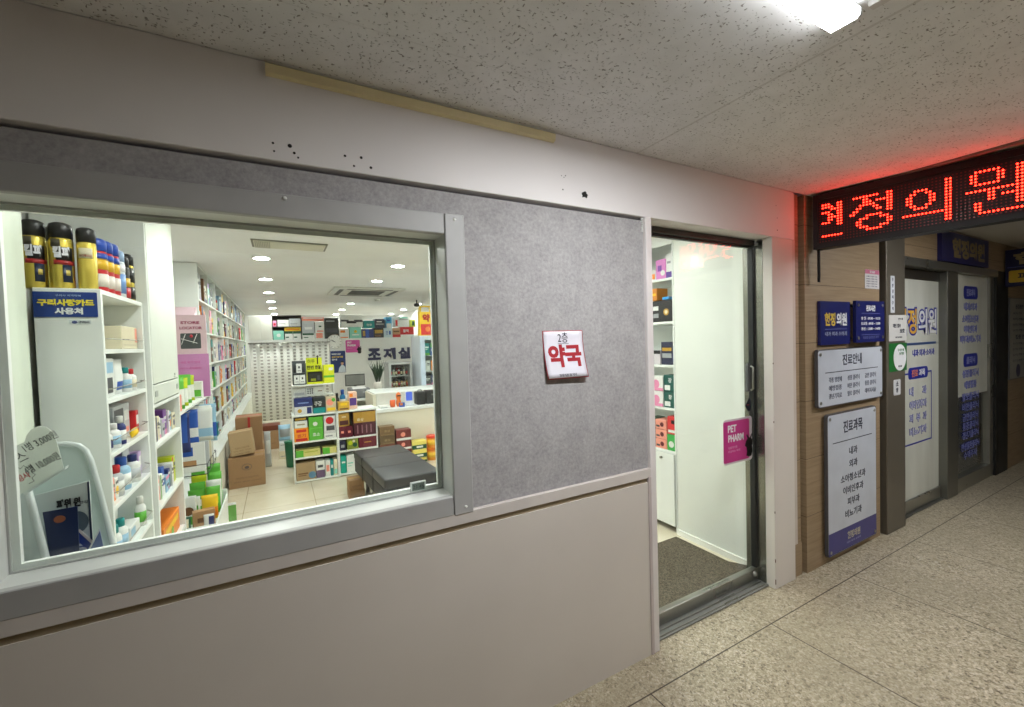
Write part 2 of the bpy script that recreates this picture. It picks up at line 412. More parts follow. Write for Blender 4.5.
def holed(name, X, Z, y0, y1, m, parent=None, kind='structure'):
    """wall slab with an opening: X = (x0, hole x0, hole x1, x1), Z likewise"""
    g = G(); V = {}
    for k, y in enumerate((y0, y1)):
        for i, x in enumerate(X):
            for j, z in enumerate(Z): V[i, j, k] = g.bm.verts.new((x, y, z))
    for i in range(3):
        for j in range(3):
            if (i, j) == (1, 1): continue
            for k in (0, 1): g.face([V[i, j, k], V[i + 1, j, k], V[i + 1, j + 1, k], V[i, j + 1, k]], m)
    for i in range(3):
        for j in (0, 3): g.face([V[i, j, 0], V[i + 1, j, 0], V[i + 1, j, 1], V[i, j, 1]], m)
        for j2 in (0, 3): g.face([V[j2, i, 0], V[j2, i + 1, 0], V[j2, i + 1, 1], V[j2, i, 1]], m)
    for a, b in (((1, 1), (2, 1)), ((2, 1), (2, 2)), ((2, 2), (1, 2)), ((1, 2), (1, 1))):
        g.face([V[a[0], a[1], 0], V[b[0], b[1], 0], V[b[0], b[1], 1], V[a[0], a[1], 1]], m)
    return g.build(name, parent, kind=kind if parent is None else None)
# ------------------------------------------------------------------ shell of the corridor and the pharmacy
XL, XR, YF = -3.2, 9.5, -2.75
slab('floor', XL, XR, YF, 0.10, -0.12, 0.0, TERR)
slab('floor_pharmacy', -1.1, 3.1, 0.1001, 11.1, -0.12, 0.0, TILE)
slab('ceiling', XL, 2.963, YF, 0.0, 2.33, 2.42, CEIL)
slab('ceiling_clinic', 2.963, XR, YF, 0.0, 2.33, 2.42, PLAINCEIL)
slab('ceiling_pharmacy', -1.1, 3.1, 0.135, 11.1, 2.33, 2.42, INCEIL)
DARKW = mat_plaster('bounce_cutting_wall', (74, 64, 54))  # invented dark tone for unseen walls, cuts bounce light at the left end
slab('wall_opposite', 0.7, XR, YF - 0.12, YF, 0.0, 2.33, OPPW)
slab('wall_opposite_dark', XL, 0.7, YF - 0.12, YF, 0.0, 2.33, DARKW)
slab('wall_end', XL - 0.12, XL, YF, 0.135, 0.0, 2.33, DARKW)
slab('wall_far_end', XR, XR + 0.12, YF, 0.12, 0.0, 2.33, OPPW)
slab('trim_ceiling_joint', 2.952, 2.974, YF, 0.0, 2.318, 2.33, P((112, 104, 92), 0.5))
wu = slab('wall_upper', XL, 2.722, 0.0, 0.18, 2.05, 2.33, WHITEW, 0.002)
holed('wall_front', (XL, -0.625, 0.565, 1.503), (0.852, 0.918, 1.918, 2.037), 0.016, 0.135, FELT)
slab('trim_shadow_gap', XL, 1.503, 0.05, 0.135, 2.037, 2.05, P((40, 38, 30), 0.8))  # strip coloured dark, the shade under the white board put into its colour
slab('wall_lower', XL, 1.488, 0.0, 0.135, 0.0, 0.821, LOWERW)
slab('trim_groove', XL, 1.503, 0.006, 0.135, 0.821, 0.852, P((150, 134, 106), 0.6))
slab('trim_rail', XL, 1.503, -0.004, 0.016, 0.842, 0.886, RAILM, 0.002)
slab('trim_bead', 1.486, 1.503, -0.006, 0.12, 0.0, 0.850, P((196, 184, 182), 0.5), 0.002)
slab('trim_door_post', 1.503, 1.541, -0.003, 0.12, 0.0, 2.05, P((228, 222, 220), 0.45), 0.003)
# old screw holes and a torn plug in the white board
g = G(); MARK = P((42, 36, 32), 0.8)
for px, pz, r in ((0.011, 2.099, .0035), (0.055, 2.099, .006), (0.013, 2.076, .003), (0.066, 2.08, .004), (0.076, 2.068, .003), (0.209, 2.097, .004), (0.258, 2.1, .0045), (0.287, 2.073, .0045), (0.235, 2.07, .0035),
                  (1.04, 2.165, .002), (1.052, 2.16, .002), (1.06, 2.168, .0025), (1.045, 2.11, .003), (2.55, 2.16, .0025), (2.55, 2.09, .0035), (2.54, 2.23, .0025)):
    g.cyl((px, -0.0006, pz), (px, 0.003, pz), r, MARK, 8)
g.build('screw_hole', wu)
g = G(); pts = []
for k in range(14):
    a = 2 * PI * k / 14; rr = (0.013 if k % 3 else 0.019) * (0.8 + 0.4 * RND.random()); pts.append((1.155 + rr * math.cos(a), -0.003, 2.104 + rr * 0.9 * math.sin(a)))
g.prism(pts, BLACKM, (0, 0.004, 0)); g.build('broken_plug', wu)
g = G()
for k in range(7): g.box(1.492 + RND.uniform(-.003, .003), 1.501, 0.010, 0.016, 1.985 + k * 0.009, 1.990 + k * 0.009 + RND.uniform(0, .003), FRAMEW)
g.build('caulk_residue', kind='structure')
# pillar, narrow strips and the stone wall beside it
pl = slab('pillar', 2.494, 2.702, 0.0, 0.0555, 0.0, 2.05, mat_plaster('painted_pillar', (228, 222, 214), var=0.06), 0.003)
g = G()
for z, h in ((0.16, .02), (0.45, .012), (0.98, .01), (1.32, .008), (0.03, .03)): g.box(2.4925, 2.4965, -0.0008, 0.002, z, z + h, P((96, 70, 50), 0.8))
g.build('chipped_paint', pl)
slab('trim_strip', 2.702, 2.752, 0.012, 0.12, 0.2, 2.33, P((204, 194, 184), 0.5), 0.002)
slab('trim_strip_base', 2.702, 2.800, 0.014, 0.12, 0.0, 0.2, STONE)
slab('trim_strip_beige', 2.752, 2.800, 0.02, 0.12, 0.2, 2.33, STONE)
slab('trim_gap', 2.800, 2.830, 0.07, 0.12, 0.0, 2.33, BLACKM)
slab('wall_stone', 2.830, 3.802, 0.0, 0.12, 0.0, 2.33, STONE)
slab('trim_gap.001', 3.802, 3.845, 0.05, 0.12, 0.0, 2.33, BLACKM)
slab('trim_steel_post', 3.845, 4.145, -0.028, 0.12, 0.0, 2.33, DARKSTEEL, 0.004)
slab('wall_over_door', 4.145, 6.62, 0.0, 0.12, 2.05, 2.33, STONE)
slab('trim_dark_post', 6.27, 6.63, -0.01, 0.12, 0.0, 2.05, mat_steel('black_steel_post', (44, 44, 42), 0.45, 0.5), 0.004)
slab('wall_stone_far', 6.63, XR, 0.0, 0.12, 0.0, 2.33, STONE)
# pharmacy shell
slab('wall_left', -1.1, -0.98, 0.135, 11.1, 0.0, 2.33, INW)
slab('wall_right_return', 2.561, 3.1, 0.121, 0.18, 0.0, 2.33, INW)
slab('wall_right', 2.98, 3.1, 0.181, 11.1, 0.0, 2.33, INW)
slab('wall_back', -1.1, 3.1, 11.0, 11.1, 0.0, 2.33, INW)
slab('wall_pilaster', -0.979, -0.748, 0.5, 0.64, 0.0, 2.329, P((214, 222, 206), 0.45))
# ------------------------------------------------------------------ shop window
w1 = thing('window_1', None, None, (0, 0, 0.88), kind='structure')
def bar(name, x0, x1, y0, y1, z0, z1, m, par, bev=0.003):
    g = G(); g.box(x0, x1, y0, y1, z0, z1, m, bev); return g.build(name, par)
bar('window_frame', -0.6175, 0.528, -0.006, 0.02, 1.882, 1.953, ALU, w1); bar('window_frame', -0.6175, 0.528, -0.006, 0.02, 0.882, 0.951, ALU, w1)
fr_ = bar('window_frame', 0.5295, 0.603, -0.008, 0.02, 0.880, 1.955, ALU, w1); bar('window_frame', -0.692, -0.6185, -0.008, 0.02, 0.880, 1.955, ALU, w1)
g = G()
for x, z in ((0.566, 1.935), (0.573, 0.905), (0.035, 1.94), (-0.655, 1.93)): g.lathe((0, 0, 0), [(0.0065, 0), (0.006, 0.002), (0.002, 0.004)], FRAMEW, 10); g.transform(Matrix.Translation((x, -0.007, z)) @ Matrix.Rotation(PI / 2, 4, 'X'), list(g.bm.verts)[-30:])
g.build('frame_screw', w1)
# reveal lining and inner sash
holed('window_reveal', (-0.625, -0.617, 0.529, 0.565), (0.918, 0.9495, 1.884, 1.918), 0.004, 0.110, P((206, 208, 205), 0.35), w1)
holed('window_sash', (-0.625, -0.617, 0.529, 0.565), (0.918, 0.9495, 1.884, 1.918), 0.1105, 0.1365, FRAMEW, w1)
holed('window_gasket', (-0.6169, -0.612, 0.524, 0.5289), (0.9496, 0.9545, 1.879, 1.8839), 0.104, 0.1085, P((176, 178, 174), 0.6), w1)
holed('glazing_bead', (-0.6169, -0.601, 0.513, 0.5289), (0.9496, 0.965, 1.868, 1.8839), 0.1215, 0.1364, P((244, 246, 243), 0.4), w1)
g = G(); g.box(-0.6169, 0.5289, 0.109, 0.115, 0.9495, 1.884, GLASS); g.build('window_pane', w1)
# ------------------------------------------------------------------ pharmacy glass door
d1 = thing('door_1', None, None, (2.0, 0.12, 0.0), kind='structure')
bar('door_header', 1.541, 2.497, 0.10, 0.18, 2.018, 2.0495, P((54, 56, 52), 0.35), d1)
bar('door_jamb', 2.4975, 2.56, 0.056, 0.18, 0.0, 2.018, mat_steel('polished_jamb', (150, 150, 140), 0.25, 0.8), d1)
bar('door_threshold', 1.541, 2.497, 0.042, 0.18, 0.0, 0.012, P((138, 140, 134), 0.55, 0.2), d1)
g = G(); g.box(1.541, 2.479, 0.05, 0.054, 0.012, 0.019, STEEL); g.box(1.541, 2.479, 0.078, 0.082, 0.012, 0.022, STEEL); g.build('threshold_rail', d1)
bar('bottom_rail', 1.545, 2.4965, 0.105, 0.14, 0.016, 0.083, STEEL, d1); bar('top_rail', 1.545, 2.4965, 0.115, 0.135, 2.006, 2.0175, P((40, 42, 40), 0.4, 0.3), d1)
bar('door_stile', 2.479, 2.4965, 0.105, 0.14, 0.084, 2.006, P((44, 46, 46), 0.35, 0.2), d1)
g = G(); g.box(1.546, 2.479, 0.120, 0.128, 0.083, 2.006, DOORGLASS); g.build('door_pane', d1)
g = G(); g.tube([(2.446, 0.104, 1.165), (2.446, 0.09, 1.175), (2.446, 0.09, 1.30), (2.446, 0.104, 1.31)], 0.006, STEEL, 8)
g.rrect((2.456, 0.1195, 1.238), 0.024, 0.17, 0.011, P((92, 94, 94), 0.4), 'S', -0.016); g.build('door_handle', d1)
g = G(); g.lathe((0, 0, 0), [(0.02, 0), (0.02, 0.004), (0.012, 0.008), (0.012, 0.014), (0.004, 0.016)], STEEL, 16); g.transform(Matrix.Translation((2.455, 0.104, 0.055)) @ Matrix.Rotation(PI / 2, 4, 'X')); g.build('lock_cylinder', d1)
# ------------------------------------------------------------------ clinic sliding door
d2 = thing('door_2', None, None, (5.2, 0.05, 0.0), kind='structure')
bar('door_header', 4.145, 6.27, -0.02, 0.12, 1.985, 2.05, STEEL, d2); bar('top_rail', 4.145, 5.06, 0.05, 0.08, 1.90, 1.985, P((60, 56, 50), 0.4, 0.4), d2)
bar('bottom_rail', 4.145, 5.06, 0.045, 0.085, 0.012, 0.11, STEEL, d2); bar('threshold', 4.145, 5.06, 0.02, 0.11, 0.0, 0.01, STEEL, d2)
bar('mullion', 5.06, 5.30, 0.0, 0.12, 0.0, 1.985, mat_steel('steel_mullion', (132, 132, 124), 0.38, 0.8), d2)
bar('bottom_rail', 5.30, 6.27, 0.01, 0.07, 0.0, 0.13, STEEL, d2); bar('side_rail', 6.17, 6.27, 0.01, 0.07, 0.13, 1.985, STEEL, d2)
p1 = bar('door_pane', 4.145, 5.06, 0.058, 0.068, 0.11, 1.90, FROST, d2, 0); p2 = bar('door_pane', 5.30, 6.17, 0.034, 0.04, 0.13, 1.985, GLASS, d2, 0); bar('frosted_film', 5.301, 6.169, 0.0305, 0.0338, 0.86, 1.984, FROST, d2, 0)
BLUE = P((38, 50, 156), 0.4); BLUEPALE = P((140, 146, 200), 0.4); YEL = P((226, 176, 60), 0.4); WH = P((232, 234, 236), 0.4); GOLDD = P((136, 120, 80), 0.5)
g = G()
for st, x, m in (('현', 4.235, YEL), ('정', 4.43, YEL), ('의', 4.635, WH), ('원', 4.83, WH)):
    x += 0.095; g.text(st, (x, 0.0578, 1.56), BLUE, h=0.235, w=0.19, bold=0.09); g.text(st, (x, 0.0568, 1.56), m, h=0.205, w=0.165, bold=0.02)
g.box(4.36, 5.0, 0.0565, 0.0578, 1.365, 1.385, P((60, 84, 130), 0.4)); g.text('내과·외과·소아과', (4.75, 0.0578, 1.30), BLUE, h=0.06, w=0.44, bold=0.03)
g.rrect((4.64, 0.0578, 1.135), 0.38, 0.095, 0.03, BLUE, 'S', 0.001); g.text('진료', (4.57, 0.0564, 1.135), P((226, 130, 90), 0.4), h=0.06, w=0.12, bold=0.03); g.text('과목', (4.71, 0.0564, 1.135), WH, h=0.06, w=0.12, bold=0.03)
for st, z in (('내      과', 0.985), ('이비인후과', 0.875), ('피  부  과', 0.765), ('비뇨기과', 0.655)): g.text(st, (4.64, 0.0578, z), BLUE, h=0.075, w=0.34, bold=0.05); g.text(st, (4.64, 0.0569, z), P((200, 202, 220), 0.4), h=0.066, w=0.325, bold=-0.005)
g.box(4.83, 4.91, 0.0568, 0.0578, 1.128, 1.142, BLUE); g.box(4.90, 4.912, 0.0568, 0.0578, 0.56, 1.128, BLUE); g.box(4.20, 4.912, 0.0568, 0.0578, 0.55, 0.562, BLUE); g.box(4.20, 4.45, 0.0568, 0.0578, 1.128, 1.142, BLUE)
g.build('door_lettering', d2)
g = G()
for st, z in (('진료과목', 1.82), ('클리닉', 1.19)):
    g.rrect((5.72, 0.0298, z), 0.36, 0.12, 0.04, BLUE, 'S', 0.001); g.text(st, (5.72, 0.0286, z), BLUEPALE, h=0.07, w=0.22, bold=0.03)
for st, z, w in (('내과/외과', 1.69, .34), ('소아청소년과', 1.576, .42), ('이비인후과', 1.48, .34), ('피부과/비뇨기과', 1.387, .54), ('성장클리닉', 1.066, .42), ('예방접종', 0.96, .32), ('탈모클리닉', 0.85, .42), ('비만클리닉', 0.755, .42), ('금연클리닉', 0.66, .4), ('통증클리닉', 0.575, .4), ('갱년기클리닉', 0.49, .42), ('만성질환클리닉', 0.385, .46), ('수액주사', 0.30, .34)):
    g.text(st, (5.72, 0.0298, z), BLUE, h=0.076, w=w, bold=0.035); g.text(st, (5.72, 0.0289, z), BLUEPALE, h=0.072, w=w * .985, bold=0.0)
g.build('door_lettering', d2)
# ------------------------------------------------------------------ camera
cam = bpy.data.cameras.new('camera'); co = bpy.data.objects.new('camera', cam); COL.objects.link(co)
YAW, PIT, ROL, FPX = 0.49903176, -0.02968537, -0.03015322, 428.443881
f_ = Vector((math.sin(YAW) * math.cos(PIT), math.cos(YAW) * math.cos(PIT), math.sin(PIT))); r_ = Vector((math.cos(YAW), -math.sin(YAW), 0)); u_ = r_.cross(f_)
r2 = r_ * math.cos(ROL) + u_ * math.sin(ROL); u2 = -r_ * math.sin(ROL) + u_ * math.cos(ROL)
M = Matrix((r2, u2, -f_)).transposed().to_4x4(); M.translation = Vector((0, -1.442, 1.5)); co.matrix_world = M
cam.sensor_width = 36.0; cam.lens = FPX / 1024 * 36.0; cam.clip_start = 0.02; cam.clip_end = 60; SC.camera = co
# ------------------------------------------------------------------ corridor lamps
LAMP = emit('lamp_diffuser_glow', (0.965, 0.985, 1.0), 300.0); LAMPSIDE = emit('lamp_diffuser_side_glow', (0.965, 0.985, 1.0), 11.0)
def batten(label, x0, x1, y, m, ms):
    t = thing('ceiling_light', label, 'lamp', ((x0 + x1) / 2, y, 2.33))
    g = G(); g.box(x0, x1 + 0.012, y - 0.03, y + 0.03, 2.3165, 2.3295, P((200, 200, 200), 0.4), 0.003); g.build('housing', t)
    prof = [(-.036, 2.316), (-.036, 2.301), (-.034, 2.297), (-.029, 2.293), (.029, 2.293), (.034, 2.297), (.036, 2.301), (.036, 2.316)]
    g = G(); a = [g.bm.verts.new((x0 + 0.011, y + p, z)) for p, z in prof]; b = [g.bm.verts.new((x1 - 0.011, y + p, z)) for p, z in prof]
    for k in range(7): g.face([a[k], b[k], b[k + 1], a[k + 1]], m if k == 3 else ms)
    g.face([a[0], a[7], b[7], b[0]], ms); g.face(a, ms); g.face(b[::-1], ms); g.build('diffuser', t)
    for xa, xb in ((x0, x0 + 0.0105), (x1 - 0.0105, x1)):
        g = G(); g.prism([(xa, y + p * 1.02, z) for p, z in prof], P((232, 232, 232), 0.4), (xb - xa, 0, 0)); g.build('end_cap', t)
    return t
batten('white LED batten lamp on the fissured ceiling above the grey panel', 0.82, 1.335, -0.868, LAMP, LAMPSIDE)
batten('white LED batten lamp on the smooth ceiling behind the red LED sign', 3.35, 4.45, -1.15, emit('far_lamp_glow', (0.98, 0.98, 1.0), 165.0), LAMPSIDE)
g = G(); g.prism([(1.342, -0.912, 2.33), (1.348, -0.912, 2.318), (1.372, -0.912, 2.318), (1.378, -0.912, 2.33)], P((206, 204, 200), 0.5), (0, -1.83, 0))
g.build('wire_duct', label='white surface wire duct running across the ceiling from the end of the lit batten lamp', cat='cable duct')
g = G(); DUCT = P((234, 222, 178), 0.5)
g.prism([(0.0, -0.0002, 2.289), (0.0, -0.016, 2.293), (0.0, -0.018, 2.318), (0.0, -0.0002, 2.325)], DUCT, (1.004, 0, 0)); g.box(0.0, 1.004, -0.013, -0.0004, 2.3245, 2.3285, FRAMEW)
g.build('cable_duct', label='yellowed cable duct stuck along the top of the white board under the ceiling', cat='cable duct')
# ------------------------------------------------------------------ red LED sign across the corridor
th = math.radians(12); R_ = Vector((math.sin(th), -math.cos(th), 0)); N2 = R_.cross(Vector((0, 0, 1)))
ML = Matrix((R_, -N2, Vector((0, 0, 1)))).transposed().to_4x4(); ML.translation = Vector((2.862, -0.034, 0))
ls = thing('led_sign', 'long red dot matrix LED sign hung across the corridor beside the white pillar', 'sign', (2.862, -0.034, 1.995))
def lbuild(g, name, par): g.transform(ML); return g.build(name, par)
SL = 1.26; Z0, Z1 = 1.995, 2.316
def mat_dots():
    t = NT('unlit_dot_matrix'); uv = t.coord('Generated')
    s = t.n('ShaderNodeSeparateXYZ', {0: t.coord('UV')})
    return t
g = G(); g.box(0, SL, 0.012, 0.085, Z0, Z1, P((9, 7, 8), 0.5), 0.003); lbuild(g, 'housing', ls)
g = G()
HF = P((10, 7, 8), 0.5)
g.box(0, SL, 0.0, 0.012, Z0, 2.022, HF); g.box(0, SL, 0.0, 0.012, 2.283, Z1, HF); g.box(0, 0.024, 0.0, 0.012, 2.022, 2.283, HF); g.box(SL - 0.024, SL, 0.0, 0.012, 2.022, 2.283, HF)
lbuild(g, 'bezel', ls)
PX, PZ, ZT = 0.0146, 0.0152, 2.2475
g = G(); DK = P((124, 14, 16), 0.3, var=0.0); fb = P((22, 8, 9), 0.6); g.box(0.024, SL - 0.024, 0.008, 0.0118, 2.022, 2.283, fb)
lit = {}
def rows(sp):
    out = set()
    for part in sp.split(';'):
        r, cs = part.split(':')
        rr = [int(r)] if '~' not in r else range(int(r.split('~')[0]), int(r.split('~')[1]) + 1)
        for q in rr:
            for c in cs.split(','):
                if '-' in c: a, b = c.split('-'); out |= {(k, q) for k in range(int(a), int(b) + 1)}
                else: out.add((int(c), q))
    return out
CH = [('현', 0.048, '0:0-2;1:0-3;2:3,4;3:0-2;4:2,3;5:2-4;6:2,3;7:0-2;0~8:5,6;12:0-6'),
      ('정', 0.180, '0:1-8;1~3:4,5;3~4:3;4~5:2;5~6:1;6:0;2~3:6;3~4:7;4~5:8;5:9;2:8-10;0~6:11,12;7:5-9;8:3-5,9-11;9~10:2,3,11,12;11:3-5,9-11;12:5-9'),
      ('의', 0.405, '4~6:1,8;3~7:2,7;2~3:3;7~8:3;2:4,5;8:4,5;2~3:6;7~8:6;10:0-10;0~13:11,12'),
      ('원', 0.637, '0:2-7;1~3:1,2,7,8;4:2-7;6:0-10;7~9:5,6;8:8-10;0~11:11,12;10~12:2,3;13:3-12')]
allon = set()
LEDM = emit('red_led_glow', (1.0, 0.0125, 0.0055), 27.0)
for nm, s0, sp in CH:
    h = G()
    for c, r in sorted(rows(sp)):
        x = s0 + c * PX; z = ZT - r * PZ; allon.add((round(x, 3), r))
        v = h.lathe((0, 0, 0), [(0.0043, 0), (0.0034, 0.0024), (0.0012, 0.0036)], LEDM, 8); h.transform(Matrix.Translation((x, 0.0075, z)) @ Matrix.Rotation(PI / 2, 4, 'X'), v)
    o = lbuild(h, 'lit_character', ls)
for c in range(-1, 81):
    for r in range(-1, 15):
        x = 0.048 + 0.0 + c * PX; z = ZT - r * PZ
        if any(abs(x - a) < 0.009 and r == b for a, b in allon) or not (0.03 < x < SL - 0.03): continue
        a = [g.bm.verts.new((x + 0.0036 * math.cos(k * PI / 3), 0.0072, z + 0.0036 * math.sin(k * PI / 3))) for k in range(6)]; g.face(a, DK)
o = lbuild(g, 'dot_panel', ls)
g = G()
for s_ in (0.25, 1.0): g.box(s_, s_ + 0.03, 0.03, 0.06, Z1, 2.3295, BLACKM)
g.box(0.012, 0.024, 0.03, 0.05, 1.80, Z0, BLACKM); lbuild(g, 'hanger', ls)
# ------------------------------------------------------------------ notice on the felt panel
nt = thing('notice', 'white paper notice with red hand lettering pinned on the grey felt panel', 'notice', (1.031, 0.012, 1.338))
def curl(z, x): v = max(0.0, (1.536 - z) / 0.2); return 0.0004 + 0.018 * v * v + 0.006 * v * (x - 0.936) / 0.2
def sheet(g, x0, x1, z0, z1, m, d, n=10):
    V = {}
    for k in (0, 1):
        for i in range(n + 1):
            for j in range(n + 1):
                x = x0 + (x1 - x0) * i / n; z = z0 + (z1 - z0) * j / n; V[i, j, k] = g.bm.verts.new((x + 0.012 * max(0, (1.536 - z) / 0.2) ** 2, 0.016 - curl(z, x) - d + 0.0006 * k, z))
    for i in range(n):
        for j in range(n):
            for k in (0, 1): g.face([V[i, j, k], V[i + 1, j, k], V[i + 1, j + 1, k], V[i, j + 1, k]], m, True)
        for j in (0, n):
            g.face([V[i, j, 0], V[i + 1, j, 0], V[i + 1, j, 1], V[i, j, 1]], m); g.face([V[j, i, 0], V[j, i + 1, 0], V[j, i + 1, 1], V[j, i, 1]], m)
g = G(); sheet(g, 0.936, 1.138, 1.338, 1.536, P((176, 60, 70), 0.6), 0.0); sheet(g, 0.940, 1.134, 1.342, 1.533, P((228, 226, 236), 0.6), 0.0009); g.build('paper', nt)
REDI = P((168, 34, 46), 0.6); INK = P((40, 42, 58), 0.6)
def bent(g):
    for v in g.bm.verts:
        x, z = v.co.x, v.co.z; v.co.y += 0.016 - curl(z, x) - 0.0012; v.co.x += 0.012 * max(0, (1.536 - z) / 0.2) ** 2
g = G(); g.text('약국', (1.038, 0, 1.432), REDI, h=0.094, w=0.164, bold=0.045); bent(g); g.build('lettering', nt, label='thick red hand lettering on the notice')
g = G(); g.text('2층', (1.034, 0, 1.507), INK, h=0.042, w=0.05, bold=0.0); g.box(1.007, 1.062, -0.0006, 0, 1.4815, 1.483, INK); g.text('현정의원 옆 약국', (1.036, 0, 1.353), INK, h=0.011, w=0.085); bent(g); g.build('small_lettering', nt, label='small dark lettering on the notice')
# ------------------------------------------------------------------ clinic signs on the stone wall
NAVY = P((26, 32, 96), 0.35); BOARD = P((198, 204, 214), 0.3); EDGE = P((92, 92, 96), 0.4, 0.3); PURP = P((66, 64, 128), 0.4)
def sign(name, label, x0, x1, z0, z1, y, th_, face, edge=None, round_=0.015, bolts=True, cat='sign'):
    t = thing(name, label, cat, ((x0 + x1) / 2, 0, z0)); cx, cz = (x0 + x1) / 2, (z0 + z1) / 2
    g = G(); g.rrect((cx, y, cz), x1 - x0, z1 - z0, round_, edge or face, 'S', -th_)
    if edge: g.rrect((cx, y, cz), x1 - x0 - 0.012, z1 - z0 - 0.012, round_, face, 'S', 0.0008)
    g.build('board', t)
    if bolts:
        for bx in (x0 + 0.03, x1 - 0.03):
            for bz in (z0 + 0.03, z1 - 0.03):
                g = G(); g.lathe((0, 0, 0), [(0.006, -y - 0.001 if False else 0.0), (0.006, -y + 0.002), (0.011, -y + 0.0022), (0.010, -y + 0.005)], STEEL, 10); g.transform(Matrix.Translation((bx, 0.0, bz)) @ Matrix.Rotation(PI / 2, 4, 'X')); g.build('standoff_bolt', t)
    return t
s = sign('clinic_sign', 'navy sign with yellow and white clinic name, on the stone wall beside the opening hours', 2.970, 3.340, 1.413, 1.69, -0.018, 0.017, NAVY, round_=0.004, bolts=False)
g = G(); g.text('현정', (3.085, -0.0182, 1.575), P((206, 176, 70), 0.4), h=0.085, w=0.13, bold=0.04); g.text('의원', (3.230, -0.0182, 1.575), WH, h=0.085, w=0.13, bold=0.04)
g.box(3.025, 3.295, -0.019, -0.0179, 1.511, 1.514, P((120, 130, 180), 0.4)); g.text('내과 외과 소아과', (3.160, -0.0182, 1.483), P((170, 176, 200), 0.4), h=0.028, w=0.27); g.build('lettering', s)
s = sign('clinic_sign', 'navy sign with white rows of opening hours and bright corner bolts on the stone wall', 3.355, 3.760, 1.418, 1.697, -0.045, 0.018, NAVY, round_=0.004)
g = G(); g.text('진료시간', (3.560, -0.0452, 1.648), WH, h=0.042, w=0.13, bold=0.04); LN = P((110, 116, 170), 0.4)
for z in (1.612, 1.468): g.box(3.430, 3.690, -0.046, -0.0449, z, z + 0.003, LN)
for st, z in (('평 일 : 09:00 ~ 18:30', 1.580), ('토요일 : 09:00 ~ 13:00', 1.545), ('점심 : 13:00 ~ 14:00', 1.510)): g.text(st, (3.560, -0.0452, z), WH, h=0.022, w=0.27, bold=0.01)
g.text('일요일 공휴일은 휴진', (3.560, -0.0452, 1.45), LN, h=0.018, w=0.22); g.build('lettering', s)
s = sign('clinic_sign', 'wide white clinic guide board with three columns of small grey text, below the navy signs', 2.912, 3.772, 1.022, 1.386, -0.028, 0.018, BOARD, EDGE, 0.02)
g = G(); INK2 = P((52, 56, 72), 0.5); g.text('진료안내', (3.34, -0.029, 1.312), INK2, h=0.072, w=0.255, bold=0.02); g.box(3.0, 3.70, -0.0297, -0.0287, 1.236, 1.241, INK2)
for i, col in enumerate((('각종 영양제', '예방접종', '갱년기치료'), ('성장 클리닉', '비만 클리닉', '탈모 클리닉'), ('금연 클리닉', '통증 클리닉', '레이저시술'))):
    for j, st in enumerate(col): g.text(st, (3.12 + i * 0.235, -0.029, 1.19 - j * 0.052), P((86, 90, 106), 0.5), h=0.034, w=0.16, bold=0.015)
g.build('lettering', s)
s = sign('clinic_sign', 'tall white clinic department board with a purple foot, standing low on the stone wall', 3.015, 3.667, 0.055, 0.97, -0.03, 0.02, BOARD, EDGE, 0.02)
g = G(); g.text('진료과목', (3.34, -0.031, 0.872), INK2, h=0.08, w=0.255, bold=0.02); g.box(3.08, 3.60, -0.0317, -0.0307, 0.778, 0.783, INK2)
for st, z, w in (('내과', 0.705, .11), ('외과', 0.62, .11), ('소아청소년과', 0.53, .33), ('이비인후과', 0.45, .27), ('피부과', 0.37, .16), ('비뇨기과', 0.29, .22)): g.text(st, (3.34, -0.031, z), INK2, h=0.052, w=w, bold=0.015)
g.build('lettering', s)
g = G(); g.box(3.022, 3.66, -0.0318, -0.0305, 0.063, 0.205, PURP); g.text('현정의원', (3.34, -0.032, 0.145), P((190, 184, 160), 0.5), h=0.05, w=0.17, bold=0.03); g.text('내과 외과 소아과', (3.34, -0.032, 0.1), P((150, 150, 190), 0.5), h=0.014, w=0.19); g.build('foot_panel', s)
s = sign('paper_note', 'small white paper note with a pink heading on the stone wall under the LED sign', 3.590, 3.799, 1.79, 1.923, -0.0015, 0.002, P((206, 204, 204), 0.6), round_=0.002, bolts=False, cat='notice')
g = G(); g.box(3.591, 3.798, -0.0024, -0.0014, 1.893, 1.922, P((196, 110, 140), 0.6)); g.text('안내문', (3.694, -0.0025, 1.907), WH, h=0.016, w=0.08, bold=0.02)
for k in range(5): g.text('안내문을 꼭 읽어 주세요', (3.689, -0.0016, 1.875 - k * 0.017), P((130, 130, 140), 0.6), h=0.009, w=0.16)
g.build('lettering', s)
yp = -0.0295
s = sign('post_label', 'narrow white vertical label high on the dark steel post', 3.903, 3.967, 1.62, 1.888, yp, 0.002, P((208, 212, 218), 0.5), round_=0.003, bolts=False, cat='sticker')
g = G()
for k, st in enumerate('무인경비구역'): g.text(st, (3.935, yp - 0.0002, 1.86 - k * 0.042), P((80, 84, 110), 0.5), h=0.026, bold=0.02)
g.build('lettering', s)
s = sign('post_notice', 'white plastic notice with dark text at eye level on the dark steel post', 3.875, 4.165, 1.413, 1.604, yp, 0.004, P((206, 206, 202), 0.45), round_=0.008, bolts=False, cat='notice')
g = G(); g.text('안내', (4.06, yp - 0.0002, 1.575), INK2, h=0.016, w=0.07)
g.text('개인 정보', (4.0, yp - 0.0002, 1.525), INK2, h=0.03, w=0.13, bold=0.03); g.text('보호', (4.09, yp - 0.0002, 1.488), INK2, h=0.03, w=0.08, bold=0.03); g.text('현정의원', (4.03, yp - 0.0002, 1.44), INK2, h=0.012, w=0.11); g.build('lettering', s)
s = sign('post_sticker', 'green sticker with a large white oval on the dark steel post', 3.875, 4.168, 1.19, 1.397, yp, 0.002, P((36, 112, 52), 0.4), round_=0.004, bolts=False, cat='sticker')
